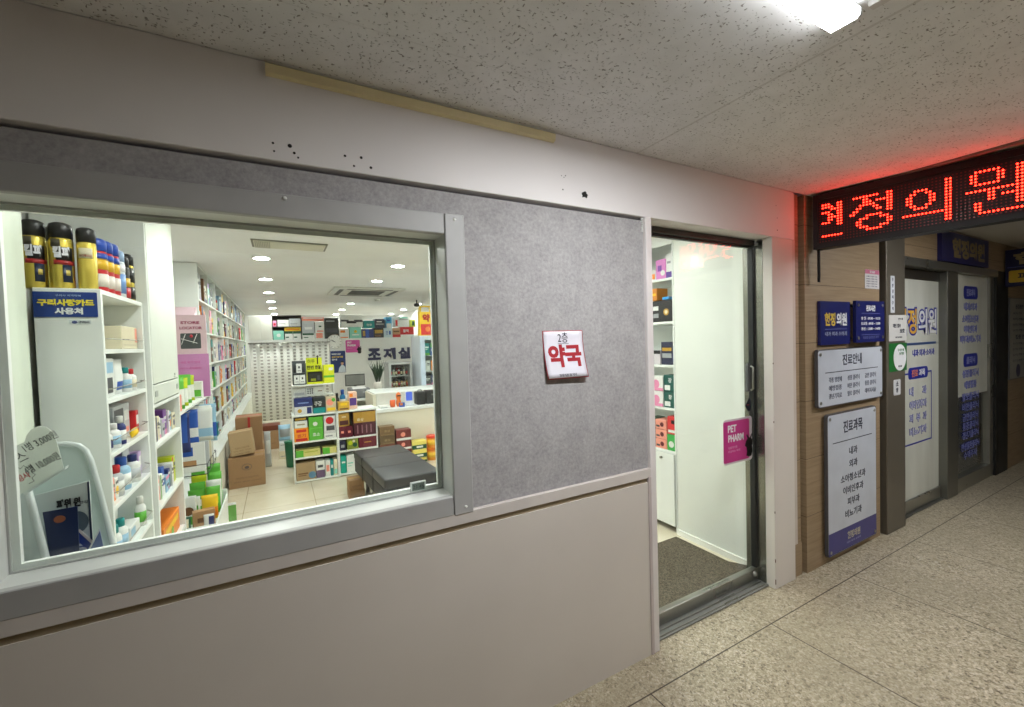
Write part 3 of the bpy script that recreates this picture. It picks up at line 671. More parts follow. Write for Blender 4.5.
g = G(); g.prism([(4.05 + 0.105 * math.cos(a), yp - 0.0001, 1.29 + 0.098 * math.sin(a)) for a in [2 * PI * k / 28 for k in range(28)]], WH, (0, -0.0008, 0)); g.build('oval', s)
g = G(); g.text('우리동네', (4.06, yp - 0.0012, 1.345), P((40, 120, 60), 0.5), h=0.02, w=0.1); g.text('건강의원', (4.07, yp - 0.0012, 1.318), P((40, 120, 60), 0.5), h=0.02, w=0.08); g.text('현정의원', (4.05, yp - 0.0012, 1.225), INK2, h=0.012, w=0.06); g.build('lettering', s)
s = sign('post_sticker', 'small white sticker with two dark characters low on the dark steel post', 3.945, 4.06, 1.013, 1.128, yp, 0.002, P((208, 210, 212), 0.4), round_=0.012, bolts=False, cat='sticker')
g = G(); g.text('소', (4.003, yp - 0.0002, 1.098), INK2, h=0.036, bold=0.03); g.text('방', (4.003, yp - 0.0002, 1.05), INK2, h=0.036, bold=0.03); g.build('lettering', s)
g = G(); g.rrect((4.22, 0.0565, 1.27), 0.14, 0.2, 0.004, P((196, 204, 204), 0.5), 'S', 0.001)
for k in range(4): g.box(4.20, 4.27, 0.0548, 0.0556, 1.33 - k * 0.03, 1.336 - k * 0.03, INK2)
g.build('paper_note', label='white paper note stuck on the frosted clinic door under the big lettering', cat='notice')
s = sign('header_sign', 'blue header sign with dull gold clinic name above the clinic door', 4.835, 5.95, 2.056, 2.305, -0.03, 0.029, P((28, 28, 84), 0.4), round_=0.004, bolts=False)
g = G(); g.text('현정의원', (5.45, -0.0302, 2.18), GOLDD, h=0.17, w=0.78, bold=0.05); g.build('lettering', s)
# hanging sign far along the corridor, seen under the LED sign
s = thing('hanging_sign', 'dark blue hanging sign with gold lettering far along the corridor beyond the clinic door', 'sign', (6.5, -0.65, 1.895))
g = G(); g.box(6.5, 6.56, -1.25, -0.014, 1.895, 2.262, P((18, 20, 60), 0.4), 0.004); g.build('board', s)
g = G(); g.text('현정의원', (6.4995, -0.50, 2.165), GOLDD, 'W', h=0.12, w=0.86, bold=0.05); g.box(6.4985, 6.5, -1.2, -0.03, 2.08, 2.088, P((70, 74, 130), 0.4))
g.rrect((6.4995, -0.40, 1.992), 0.72, 0.12, 0.015, P((196, 160, 40), 0.4), 'W', 0.001); g.text('피부과 비뇨기과', (6.4975, -0.40, 1.992), P((40, 36, 40), 0.4), 'W', h=0.07, w=0.6, bold=0.03); g.build('lettering', s)
g = G()
for y in (-0.3, -1.0): g.cyl((6.53, y, 2.262), (6.53, y, 2.3295), 0.008, STEEL, 8)
g.build('hanger', s)
s = sign('notice_sign', 'pale notice board with dense small text on the stone wall past the dark post', 6.67, 7.5, 0.935, 1.79, -0.012, 0.0119, P((150, 148, 138), 0.3), EDGE, 0.01, bolts=False, cat='notice board')
g = G()
for st, z in (('건강검진 안내', 1.70), ('접종 안내', 1.38)): g.text(st, (7.05, -0.0132, z), INK2, h=0.05, w=0.4, bold=0.03)
for k in range(4):
    for z0 in (1.63, 1.31): g.text('검사 항목을 확인해 주시기 바랍니다', (7.06, -0.0132, z0 - k * 0.06), P((90, 90, 92), 0.5), h=0.026, w=0.6)
g.lathe((0, 0, 0), [(0.07, 0), (0.07, 0.0015)], P((60, 56, 90), 0.4), 20); g.transform(Matrix.Translation((6.95, -0.0125, 1.02)) @ Matrix.Rotation(PI / 2, 4, 'X'), list(g.bm.verts)[-40:]); g.build('lettering', s)
# sticker on the pharmacy door
DG = 0.1195
s = thing('door_sticker', 'pink pet pharmacy sticker with a black rabbit on the lower door glass', 'sticker', (2.33, DG, 0.75))
MAG = P((196, 50, 134), 0.4); PALEP = P((214, 204, 210), 0.4)
g = G(); g.rrect((2.338, DG - 0.0005, 0.878), 0.268, 0.262, 0.02, PALEP, 'S', 0.001); g.rrect((2.325, DG - 0.0015, 0.878), 0.24, 0.238, 0.012, MAG, 'S', 0.0006); g.build('backing', s)
g = G(); g.text('PET', (2.284, DG - 0.0022, 0.954), WH, h=0.042, w=0.078, bold=0.03); g.text('PHARM', (2.318, DG - 0.0022, 0.898), WH, h=0.042, w=0.142, bold=0.03); g.text('동물의약품', (2.288, DG - 0.0022, 0.844), P((220, 150, 190), 0.4), h=0.014, w=0.083); g.text('취급하는 약국', (2.30, DG - 0.0022, 0.822), P((220, 150, 190), 0.4), h=0.013, w=0.11); g.build('lettering', s)
g = G(); rb = [(0, -.065), (.022, -.06), (.03, -.03), (.026, 0), (.034, .018), (.03, .036), (.02, .044), (.03, .066), (.026, .072), (.012, .05), (.002, .05), (-.014, .072), (-.02, .066), (-.01, .044), (-.022, .034), (-.03, .016), (-.034, .004), (-.02, -.004), (-.016, -.03), (-.022, -.055)]
g.prism([(2.438 + a * 1.1, DG - 0.0024, 0.832 + b) for a, b in rb], BLACKM, (0, -0.0008, 0)); g.build('rabbit', s)
g = G(); g.prism([(2.41, DG - 0.0005, 1.075), (2.44, DG - 0.0005, 1.035), (2.464, DG - 0.0005, 1.05), (2.464, DG - 0.0005, 1.11), (2.448, DG - 0.0005, 1.115)], P((30, 34, 48), 0.4), (0, -0.001, 0)); g.box(2.426, 2.446, DG - 0.0025, DG - 0.0015, 1.075, 1.079, P((180, 60, 70), 0.4))
g.build('corner_sticker', label='small dark angular sticker on the door glass under the handle', cat='sticker')
# ------------------------------------------------------------------ pharmacy: lights in the ceiling
DL = emit('downlight_glow', (0.975, 1.0, 0.965), 265.0); RIM = P((236, 236, 230), 0.4)
dl0 = thing('downlight', 'x', 'lamp', (0, 0, 2.33), 'round downlights in the pharmacy ceiling')
g = G(); g.lathe((0, 0, 2.33), [(0.082, -0.0005), (0.080, -0.006), (0.064, -0.007), (0.0635, -0.0005)], RIM, 28); g.build('trim_ring', dl0)
g = G(); g.lathe((0, 0, 2.33), [(0.06, -0.0052), (0.062, -0.001)], DL, 24); g.build('lens', dl0)
spots = [(-0.11, 0.42, 'a'), (-0.11, 1.75, 'a'), (-0.1, 3.13, 'a'), (-0.1, 4.5, 'a'), (-0.09, 5.93, 'a'), (-0.08, 7.34, 'a'), (-0.07, 8.76, 'a'), (-0.05, 10.5, 'a'),
         (1.15, 0.42, 'b'), (1.15, 1.75, 'b'), (1.15, 3.14, 'b'), (1.16, 4.3, 'b'), (1.29, 7.5, 'b'), (1.31, 9.0, 'b'), (1.36, 10.6, 'b'), (1.9, 0.75, 'c'), (1.95, 1.9, 'c'), (2.45, 2.6, 'c'), (2.5, 4.3, 'c'), (2.62, 7.4, 'c'), (2.68, 8.86, 'c'), (2.74, 10.4, 'c')]
cnt = {}
for i, (x, y, row) in enumerate(spots):
    cnt[row] = cnt.get(row, 0) + 1
    lb = '%s round downlight from the shop window in the row %s' % (ORD[cnt[row] - 1], {'a': 'above the tall wall shelving', 'b': 'down the middle of the pharmacy', 'c': 'above the white panel and fridge'}[row])
    if i == 0: dl0.location = (x, y, 2.33); dl0['label'] = lb
    else: dup(dl0, (x, y, 2.33), 0, lb)
t = thing('air_conditioner', 'square ceiling cassette air conditioner with dark grille slots between the downlight rows', 'air conditioner', (1.2, 5.4, 2.33))
g = G(); g.box(0.72, 1.72, 4.95, 5.95, 2.305, 2.3295, P((214, 214, 206), 0.4), 0.006); g.build('panel', t)
g = G()
for k in range(12): g.box(0.98, 1.46, 5.18 + k * 0.046, 5.205 + k * 0.046, 2.299, 2.305, P((74, 74, 70), 0.5))
g.build('grille', t)
for xa, xb, ya, yb in ((0.80, 0.86, 5.1, 5.8), (1.58, 1.64, 5.1, 5.8), (0.9, 1.54, 5.03, 5.08), (0.9, 1.54, 5.82, 5.87)): bar('air_slot', xa, xb, ya, yb, 2.301, 2.306, P((84, 84, 80), 0.5), t, 0)
t = thing('ceiling_vent', 'long flat cream air vent panel in the pharmacy ceiling close to the window', 'vent', (0.12, 2.48, 2.33))
g = G(); g.box(-0.15, 0.39, 2.345, 2.615, 2.322, 2.3297, P((120, 118, 106), 0.5)); g.box(-0.135, 0.375, 2.36, 2.6, 2.316, 2.3225, P((206, 202, 184), 0.5), 0.003); g.build('panel', t)
g = G()
for k in range(9): g.box(-0.125 + k * 0.012, -0.119 + k * 0.012, 2.37, 2.59, 2.313, 2.3165, P((140, 136, 124), 0.5))
g.build('louvre', t)
g = G(); g.lathe((1.62, 6.6, 2.33), [(0.05, -0.0004), (0.05, -0.012), (0.035, -0.03), (0.012, -0.034)], RIM, 20); g.build('smoke_detector', label='small round white smoke detector on the ceiling behind the air conditioner', cat='smoke detector')
t = thing('security_camera', 'small black security camera on the ceiling near the yellow pharmacy bag', 'camera', (2.35, 6.6, 2.33))
g = G(); g.cyl((2.35, 6.6, 2.26), (2.35, 6.6, 2.3295), 0.012, BLACKM, 10); g.build('bracket', t)
g = G(); g.lathe((2.35, 6.6, 2.2), [(0.012, 0), (0.045, 0.01), (0.055, 0.035), (0.05, 0.06), (0.02, 0.07)], BLACKM, 18); g.build('dome', t)
# ------------------------------------------------------------------ generic products
def bottle(label, x, y, z, r, h, body, cap, band=None, group=None, name='bottle', cat='bottle', capr=0.6, parts=True):
    z += 0.0007; t = thing(name, label, cat, (x, y, z), group); hb = h * 0.74
    g = G(); B = N_(body); pr = [(r * 0.92, 0), (r, h * 0.02), (r, hb * 0.82), (r * 0.85, hb * 0.93), (r * capr * 0.9, hb), (r * capr * 0.9, hb + h * 0.03)]
    g.lathe((x, y, z), pr, B, 18)
    if band:
        g.lathe((x, y, z), [(r * 0.5, hb * 0.2), (r * 1.012, hb * 0.2), (r * 1.012, hb * 0.68), (r * 0.5, hb * 0.68)], N_(band), 18)
    g.build('bottle_body', t)
    g = G(); g.lathe((x, y, z), [(r * capr, hb + h * 0.015), (r * capr * 1.02, h * 0.97), (r * capr * 0.9, h)], N_(cap), 16); g.build('cap', t)
    return t
def pouch(label, x0, x1, y, z0, z1, d, c, art=(), face='S', group=None, name='pouch', cat='packet', lean=0.0):
    """filled foil pouch standing in the plane facing -y ('S'): pinched top and bottom seams, bulged middle"""
    z0 += 0.001; g = G(); m = N_(c); n = 8; V = {}
    for k in (0, 1):
        for i in range(n + 1):
            for j in range(n + 1):
                u, v = i / n, j / n; b = (math.sin(PI * min(1, max(0, (v * 1.12 - 0.04)))) ** 0.6) * (math.sin(PI * u) ** 0.5) * d / 2
                b = max(b, 0.0008); V[i, j, k] = g.bm.verts.new((x0 + (x1 - x0) * (u + 0.03 * (0.5 - u) * math.sin(PI * v)), y + (-b if k == 0 else b), z0 + (z1 - z0) * v))
    for i in range(n):
        for j in range(n):
            for k in (0, 1): g.face([V[i, j, k], V[i + 1, j, k], V[i + 1, j + 1, k], V[i, j + 1, k]], N_(art[0]) if (k == 0 and art and art[1] <= j / n < art[2] and art[3] <= i / n < art[4]) else m, True)
        for j in (0, n):
            g.face([V[i, j, 0], V[i + 1, j, 0], V[i + 1, j, 1], V[i, j, 1]], m); g.face([V[j, i, 0], V[j, i + 1, 0], V[j, i + 1, 1], V[j, i, 1]], m)
    c0 = Vector(((x0 + x1) / 2, y, z0))
    if face == 'E': g.transform(Matrix.Translation(c0) @ Matrix.Rotation(PI / 2, 4, 'Z') @ Matrix.Translation(-c0))
    if lean: g.transform(Matrix.Translation(c0) @ Matrix.Rotation(lean, 4, 'X' if face == 'S' else 'Y') @ Matrix.Translation(-c0))
    return g.build(name, label=label, cat=cat, group=group)
# ------------------------------------------------------------------ first gondola with the insecticide cans
def shelf_unit(name, label, x0, x1, y0, y1, z1, levels, wires=(), back='W', endplate=True, zb=0.0, div=()):
    """open-fronted unit whose open side faces +x: back panel at x0, end panels at y0 and y1"""
    t = thing(name, label, 'shelf', ((x0 + x1) / 2, (y0 + y1) / 2, zb)); W = 0.016
    bar('end_panel', x0, x1, y0, y0 + W, zb, z1, SHELFM, t, 0.002); bar('end_panel', x0, x1, y1 - W, y1, zb, z1, SHELFM, t, 0.002)
    bar('back_panel', x0, x0 + 0.01, y0 + W, y1 - W, zb, z1, SHELFM, t, 0)
    for y in div: bar('divider', x0 + 0.01, x1, y - W / 2, y + W / 2, zb + 0.02, z1 - 0.002, SHELFM, t, 0)
    ys = [y0 + W] + [y for y in div] + [y1 - W]
    for z in levels: bar('shelf_board', x0 + 0.01, x1 - 0.001, y0 + W, y1 - W, z - 0.018, z, SHELFM, t, 0.001)
    for z in wires:
        g = G(); g.tube([(x1 - 0.02, y0 + W, z), (x1 + 0.006, y0 + 0.05, z), (x1 + 0.006, y1 - 0.05, z), (x1 - 0.02, y1 - W, z)], 0.0022, STEEL, 6); g.build('wire_rail', t)
    return t
GX0, GX1, GY0, GY1 = -0.762, -0.578, 0.722, 1.284
g1 = shelf_unit('display_shelf', 'narrow white display shelf under the gold spray cans just inside the window', GX0, GX1, GY0, GY1, 1.742, (1.742, 1.515, 1.322, 1.11, 0.905, 0.67, 0.12), (1.555, 1.36, 1.16, 0.955, 0.72))
s = thing('card_sign', 'blue card sign with yellow and white lettering on the end of the display shelf', 'sign', (-0.675, 0.72, 1.634))
CARD = P((30, 58, 128), 0.35)
g = G(); g.rrect((-0.675, 0.7208, 1.682), 0.172, 0.092, 0.003, CARD, 'S', 0.001); g.build('board', s)
g = G(); g.text('구리사랑카드', (-0.674, 0.7193, 1.689), P((232, 214, 60), 0.4), h=0.025, w=0.152, bold=0.05); g.text('사용처', (-0.668, 0.7193, 1.658), WH, h=0.025, w=0.076, bold=0.05); g.text('구리시 지역화폐', (-0.668, 0.7193, 1.715), P((170, 190, 220), 0.4), h=0.007, w=0.068); g.build('lettering', s)
s = thing('shelf_sticker', 'tiny city emblem sticker under the blue card sign on the display shelf', 'sticker', (-0.64, 0.72, 1.608))
g = G(); g.rrect((-0.64, 0.7214, 1.617), 0.06, 0.016, 0.003, P((206, 214, 214), 0.4), 'S', 0.0006); g.build('backing', s)
g = G(); g.text('구리시', (-0.63, 0.7206, 1.617), INK2, h=0.010, w=0.03, bold=0.02); g.prism([(-0.655 + 0.008 * math.cos(k * PI / 6), 0.7206, 1.617 + 0.0055 * math.sin(k * PI / 6)) for k in range(12)], P((60, 70, 120), 0.4), (0, -0.0006, 0)); g.build('lettering', s)
GOLDCAN = P((216, 194, 86), 0.22, 0.45, var=0.03); BLK = P((20, 20, 20), 0.4); REDB = P((150, 36, 34), 0.4)
def spray(label, x, y, z, r, h, body, cap, bands=(), txt=None, ang=0.33, lid='flat', grp='spray cans on top of the display shelf'):
    t = thing('spray_can', label, 'spray can', (x, y, z), grp); hb = h * 0.76
    g = G(); g.lathe((x, y, z), [(r * 0.95, 0), (r, 0.004), (r, hb - 0.008), (r * 0.94, hb)], body, 28)
    for (z0, z1, a0, a1, m) in bands: g.sector((x, y, z), r + 0.0006, z0 * h, z1 * h, ang - PI / 2 + a0, ang - PI / 2 + a1, m, 14)
    g.build('can_body', t)
    g = G(); g.lathe((x, y, z), [(r * 0.99, hb), (r * 0.99, h * 0.93), (r * 0.9, h * 0.975), (r * 0.55, h)] if lid == 'flat' else [(r * 0.92, hb), (r * 0.95, h * 0.86), (r * 0.7, h * 0.94), (r * 0.68, h)], cap, 24); g.build('cap', t)
    if txt:
        g = G(); 
        for st, zz, hh, ww, m in txt: g.text(st, (x, y, z + zz * h), m, h=hh, w=ww, bold=0.05, wrap=(x, y, r + 0.0022, ang), t=0.0006)
        g.build('lettering', t)
    return t
for i, (x, y, lb) in enumerate(((-0.774, 0.775, 'gold insecticide spray can at the outer front corner of the display shelf top'), (-0.700, 0.775, 'gold insecticide spray can between its twin and the plain gold can, display shelf'))):
    spray(lb, x + 0.004, y, 1.742, 0.0335, 0.25 if i == 0 else 0.247, GOLDCAN, BLK,
          ((0.42, 0.62, -0.5, 0.9, BLK), (0.62, 0.74, -0.9, -0.1, P((60, 56, 44), 0.4)), (0.10, 0.36, 0.0, 0.8, P((26, 38, 60), 0.4)), (0.36, 0.43, -0.7, 1.2, REDB), (0.2, 0.28, 0.25, 0.6, P((196, 176, 80), 0.4))),
          (('킬파', 0.545, 0.042, 0.05, P((216, 216, 224), 0.4)),))
spray('plain gold spray can with a dark paper label, third along the front edge', -0.626, 0.775, 1.742, 0.028, 0.235, GOLDCAN, BLK, ((0.5, 0.66, -0.9, 0.5, P((196, 188, 160), 0.5)), (0.52, 0.56, -0.8, 0.4, P((120, 70, 50), 0.5))), lid='flat')
spray('gold spray can standing behind the first pair of insecticide cans', -0.735, 0.86, 1.742, 0.0325, 0.25, GOLDCAN, BLK, ((0.3, 0.7, -0.6, 0.6, BLK),), lid='flat')
REDC = P((192, 40, 46), 0.35); YB = P((226, 180, 40), 0.35); BLUC = P((24, 66, 160), 0.35)
for k, y in enumerate((0.86, 0.935, 1.01)):
    spray('%s red and yellow spray can with a blue cap on the display shelf' % ORD[k], -0.622, y, 1.742, 0.032, 0.215 + 0.006 * k, REDC, BLUC, ((0.42, 0.62, -1.5, 2.2, YB), (0.1, 0.34, -0.4, 1.3, P((214, 208, 196), 0.4)), (0.6, 0.72, -1.5, 2.2, BLUC)), ang=0.5)
spray('white and blue spray can between the blue capped cans and the gold ones', -0.622, 1.09, 1.742, 0.031, 0.215, P((206, 214, 218), 0.35), P((150, 180, 216), 0.35), ((0.1, 0.5, 0.0, 1.5, P((110, 150, 206), 0.4)), (0.55, 0.7, -0.5, 1.2, WH)), ang=0.5)
spray('dark spray can with yellow and red label near the display shelf far end', -0.622, 1.165, 1.742, 0.029, 0.2, BLK, BLK, ((0.3, 0.5, -1.5, 2.2, YB), (0.05, 0.28, -1.5, 2.2, REDC)), ang=0.5)
spray('black and gold spray can at the far end of the display shelf', -0.622, 1.236, 1.742, 0.03, 0.225, GOLDCAN, BLK, ((0.4, 0.7, -0.4, 1.4, BLK), (0.05, 0.3, 0.2, 1.6, BLK)), ang=0.5)
# goods on the display shelf, each level
gp = 'goods on the narrow display shelf'
carton('cream carton behind the wire rail, topmost level of the display shelf', -0.72, -0.60, 1.03, 1.265, 1.515, 1.618, 'cream', (('r', (200, 190, 160), 0.1, 0.9, 0.15, 0.2), ('r', 'salmon', 0.84, 0.97, 0.3, 0.95)), 'E', gp)
pouch('white and blue packet leaning at the window end, topmost level of the display shelf', -0.68, -0.60, 0.87, 1.515, 1.60, 0.012, 'white', ('pale blue', 0.2, 0.7, 0.1, 0.8), 'E', gp, lean=-0.25)
carton('tall white carton with a dark picture, second level of the display shelf', -0.70, -0.60, 0.80, 0.90, 1.322, 1.478, 'white', (('r', 'dark grey', 0.2, 0.8, 0.1, 0.5), ('r', 'pale blue', 0.1, 0.9, 0.62, 0.9)), 'E', gp)
pouch('white packet with blue top, second level of the display shelf', -0.665, -0.56, 0.99, 1.322, 1.468, 0.03, 'white', ('royal blue', 0.05, 0.3, 0.1, 0.9), 'E', gp)
carton('low navy and white carton at the window end, second level of the display shelf', -0.72, -0.64, 0.76, 0.795, 1.322, 1.38, 'navy blue', (), 'E', gp)
carton('large silver and dark carton, third level of the display shelf', -0.70, -0.63, 0.98, 1.20, 1.11, 1.265, 'silver', (('r', 'dark grey', 0.05, 0.6, 0.25, 0.9), ('r', 'white', 0.65, 0.95, 0.5, 0.8), ('r', 'salmon', 0.65, 0.9, 0.15, 0.3)), 'E', gp)
bottle('white bottle with a red cap and navy label, third level of the display shelf', -0.615, 0.80, 1.11, 0.026, 0.095, 'white', 'red', 'navy blue', gp)
bottle('plain white bottle beside the red capped one, third level of the display shelf', -0.61, 0.88, 1.11, 0.026, 0.1, 'white', 'white', 'pale blue', gp)
pouch('small yellow packet, third level of the display shelf', -0.64, -0.56, 1.13, 1.11, 1.15, 0.03, 'yellow', (), 'E', gp)
bottle('clear pale bottle with a royal blue cap, fourth level of the display shelf', -0.62, 1.0, 0.905, 0.032, 0.14, 'pale blue', 'royal blue', 'white', gp)
bottle('pale bottle with a red cap, fourth level of the display shelf', -0.615, 0.90, 0.905, 0.028, 0.128, 'silver', 'red', 'white', gp)
bottle('white bottle with a navy cap, fourth level of the display shelf', -0.61, 1.12, 0.905, 0.028, 0.125, 'white', 'navy blue', 'silver', gp)
for k, y in enumerate((0.755, 0.80, 0.845)): carton('slim pale carton, %s from the window, fourth level of the display shelf' % ORD[k], -0.70, -0.60, y, y + 0.035, 0.905, 1.01 - 0.01 * k, ('cream', 'salmon', 'white')[k], rand_art(RND, 'white'), 'E', gp)
for k, y in enumerate((0.77, 0.85, 0.93)): bottle('small teal and white tube, %s from the window, lowest visible level of the display shelf' % ORD[k], -0.615, y, 0.67, 0.024, 0.13, 'white', 'teal', 'pale blue', gp)
bottle('white pump bottle with a green label, lowest visible level of the display shelf', -0.61, 1.2, 0.67, 0.022, 0.14, 'white', 'white', 'bright green', gp)
carton('flat white carton lying on the lowest visible level of the display shelf', -0.72, -0.60, 1.0, 1.14, 0.67, 0.73, 'white', (('r', 'pale blue', 0.05, 0.5, 0.2, 0.8),), 'E', gp)
carton('slim white and salmon carton at the window end, topmost level of the display shelf', -0.70, -0.60, 0.745, 0.79, 1.515, 1.615, 'white', (('r', 'salmon', 0.0, 1.0, 0.0, 0.35),), 'E', gp)
bottle('small white bottle with a teal cap, second level of the display shelf', -0.615, 1.1, 1.322, 0.024, 0.11, 'white', 'teal', 'pale blue', gp)
bottle('small white bottle with a red cap, second level of the display shelf', -0.615, 1.175, 1.322, 0.024, 0.10, 'white', 'red', 'cream', gp)
bottle('slim navy bottle with a white cap, third level of the display shelf', -0.605, 0.955, 1.11, 0.02, 0.12, 'navy blue', 'white', 'white', gp)
carton('small red and white carton at the far end, third level of the display shelf', -0.70, -0.61, 1.215, 1.258, 1.11, 1.22, 'red', (('r', 'white', 0.1, 0.9, 0.4, 0.8),), 'E', gp)
carton('small lilac carton at the far end, fourth level of the display shelf', -0.70, -0.61, 1.222, 1.262, 0.905, 1.02, 'lilac', (('r', 'white', 0.1, 0.9, 0.4, 0.8),), 'E', gp)
bottle('tall clear blue tube, lowest visible level of the display shelf', -0.60, 1.03, 0.73, 0.02, 0.12, 'pale blue', 'white', 'teal', gp) if False else None
carton('white carton with a blue mark behind the white bottles, third level of the display shelf', -0.74, -0.66, 0.76, 0.90, 1.11, 1.255, 'white', (('r', 'dark grey', 0.1, 0.9, 0.5, 0.9), ('r', 'pale blue', 0.2, 0.8, 0.1, 0.3)), 'E', gp)
pouch('grey and white packet standing between the bottles, fourth level of the display shelf', -0.70, -0.60, 1.19, 0.905, 1.05, 0.03, 'silver', ('navy blue', 0.3, 0.7, 0.2, 0.8), 'E', gp)
carton('clear edged pale blue carton, fourth level of the display shelf', -0.74, -0.67, 0.98, 1.12, 0.905, 1.06, 'pale blue', (('r', 'white', 0.1, 0.9, 0.3, 0.8), ('r', 'navy blue', 0.2, 0.6, 0.85, 0.95)), 'E', gp)
carton('white carton with teal band, back of the lowest visible level of the display shelf', -0.74, -0.66, 0.80, 0.98, 0.67, 0.86, 'white', (('r', 'teal', 0.0, 1.0, 0.5, 0.75), ('r', 'grey', 0.2, 0.8, 0.2, 0.3)), 'E', gp)
pouch('pale packet at the back of the lowest visible level of the display shelf', -0.77, -0.65, 1.18, 0.67, 0.85, 0.04, 'pale blue', ('white', 0.2, 0.7, 0.2, 0.8), 'E', gp)
carton('white carton with picture at the far end, second level of the display shelf', -0.74, -0.66, 1.08, 1.25, 1.322, 1.47, 'silver', (('r', 'white', 0.1, 0.9, 0.2, 0.8), ('c', 'royal blue', 0.5, 0.5, 0.2)), 'E', gp)
# ------------------------------------------------------------------ brochure holder, price card, brochures
DESKM = SHELFM
t = thing('window_counter', 'low white counter top behind the window sill under the brochure holder', 'counter', (-0.7, 0.3, 0.0))
bar('counter_top', -0.975, -0.38, 0.145, 0.42, 0.815, 0.84, DESKM, t); bar('counter_side', -0.41, -0.392, 0.16, 0.40, 0.0, 0.815, DESKM, t); bar('counter_side', -0.96, -0.942, 0.16, 0.40, 0.0, 0.815, DESKM, t)
t = thing('brochure_holder', 'white moulded plastic brochure holder with a rounded back on the window counter', 'brochure holder', (-0.56, 0.27, 0.84))
ACR = thin('milky_plastic', (222, 232, 230), 0.2, 0.4); RIMW = thin('white_plastic_rim', (234, 240, 238), 0.25, 0.3)
back = [(-0.452, 0.24, 0.84), (-0.458, 0.25, 0.93), (-0.475, 0.262, 1.03), (-0.493, 0.275, 1.12), (-0.505, 0.282, 1.18), (-0.515, 0.286, 1.21), (-0.532, 0.289, 1.228), (-0.555, 0.291, 1.236), (-0.58, 0.291, 1.238), (-0.61, 0.29, 1.232), (-0.645, 0.287, 1.21), (-0.662, 0.284, 1.18), (-0.668, 0.275, 1.10), (-0.672, 0.24, 0.84)]
g = G(); g.prism([(x, y + 0.004, z) for x, y, z in back], ACR, (0, 0.004, 0)); g.build('back_plate', t)
g = G(); g.tube(back, 0.0075, RIMW, 10); g.build('rim', t)
lw = [(-0.655, 0.272, 1.165), (-0.634, 0.238, 1.172), (-0.613, 0.205, 1.145), (-0.599, 0.19, 1.085), (-0.586, 0.18, 1.015), (-0.572, 0.17, 0.94), (-0.566, 0.165, 0.84), (-0.672, 0.24, 0.84)]
g = G(); g.prism(lw, ACR, (0.004, 0.001, 0)); g.tube([p for p in lw[:7]], 0.0085, RIMW, 10); g.build('side_wall', t)
g = G(); g.prism([(-0.452, 0.24, 0.84), (-0.458, 0.25, 0.93), (-0.47, 0.22, 0.90), (-0.47, 0.18, 0.86), (-0.47, 0.16, 0.84)], ACR, (-0.004, 0, 0)); g.build('side_wall', t)
bar('front_lip', -0.606, -0.47, 0.158, 0.162, 0.84, 0.90, ACR, t, 0.001); bar('holder_base', -0.66, -0.46, 0.165, 0.24, 0.8405, 0.846, ACR, t, 0.001)
g = G(); g.cyl((-0.628, 0.150, 0.962), (-0.628, 0.158, 0.962), 0.006, STEEL, 12)
g.build('rivet', t)
t = thing('price_card', 'white tilted price card with handwritten prices clipped on the brochure holder', 'price card', (-0.58, 0.2, 1.1))
CARDW = thin('white_price_card', (236, 240, 234), 0.5, 0.55)
pc = [(-0.628, 1.258), (-0.602, 1.270), (-0.597, 1.288), (-0.588, 1.302), (-0.574, 1.309), (-0.560, 1.306), (-0.549, 1.292), (-0.541, 1.265), (-0.530, 1.188), (-0.603, 1.138), (-0.624, 1.128)]
g = G(); g.prism([(x, 0.176, z) for x, z in pc], CARDW, (0, 0.003, 0)); g.build('card', t)
g = G(); g.prism([(-0.606, 0.166, 1.130), (-0.524, 0.166, 1.186), (-0.523, 0.166, 1.193), (-0.606, 0.166, 1.138)], RIMW, (0, 0.022, 0)); g.build('card_clip', t)
HI = P((58, 64, 66), 0.6); ANG = math.radians(27)
g = G(); g.text('1병 3,000원', (-0.572, 0.1758, 1.268), HI, h=0.024, w=0.072, ang=ANG); g.text('4병 10,000원', (-0.571, 0.1758, 1.208), HI, h=0.024, w=0.075, ang=ANG); g.text('행사', (-0.608, 0.1758, 1.178), P((190, 60, 60), 0.6), h=0.018, w=0.026, bold=0.02, ang=ANG)
g.text('스', (-0.609, 0.1758, 1.232), HI, h=0.024, w=0.018, ang=ANG)
za = [(-0.618, 1.206), (-0.612, 1.20), (-0.606, 1.208), (-0.60, 1.20), (-0.594, 1.206), (-0.588, 1.196), (-0.592, 1.188), (-0.585, 1.18), (-0.592, 1.172), (-0.588, 1.163), (-0.598, 1.158)]
g.tube([(x, 0.1755, z) for x, z in za], 0.0007, HI, 5); g.build('handwriting', t)
bg = 'brochures in the brochure holder'
t = thing('brochure', 'dark navy leaflet with an orange glow and white lines at the front of the holder', 'leaflet', (-0.565, 0.19, 0.85), bg)
g = G(); g.prism([(-0.560, 0.175, 0.85), (-0.510, 0.175, 0.85), (-0.513, 0.195, 1.072), (-0.583, 0.195, 1.070)], P((26, 40, 78), 0.3), (0, 0.003, 0)); g.build('cover', t)
g = G(); 
g.prism([(-0.545 + 0.012 * math.cos(a) - 0.004, 0.1915, 1.045 + 0.010 * math.sin(a)) for a in [k * PI / 8 for k in range(16)]], P((150, 84, 56), 0.4), (0, -0.0008, 0))
for z, ww in ((0.985, .02), (0.974, .022), (0.962, .045), (0.951, .05)): g.text('동물 건강 상담', (-0.582 + ww / 2, 0.190, z), P((170, 184, 214), 0.4), h=0.006, w=ww)
g.build('print', t)
t = thing('brochure', 'white booklet with bold black title standing behind the navy leaflet', 'leaflet', (-0.54, 0.235, 0.85), bg)
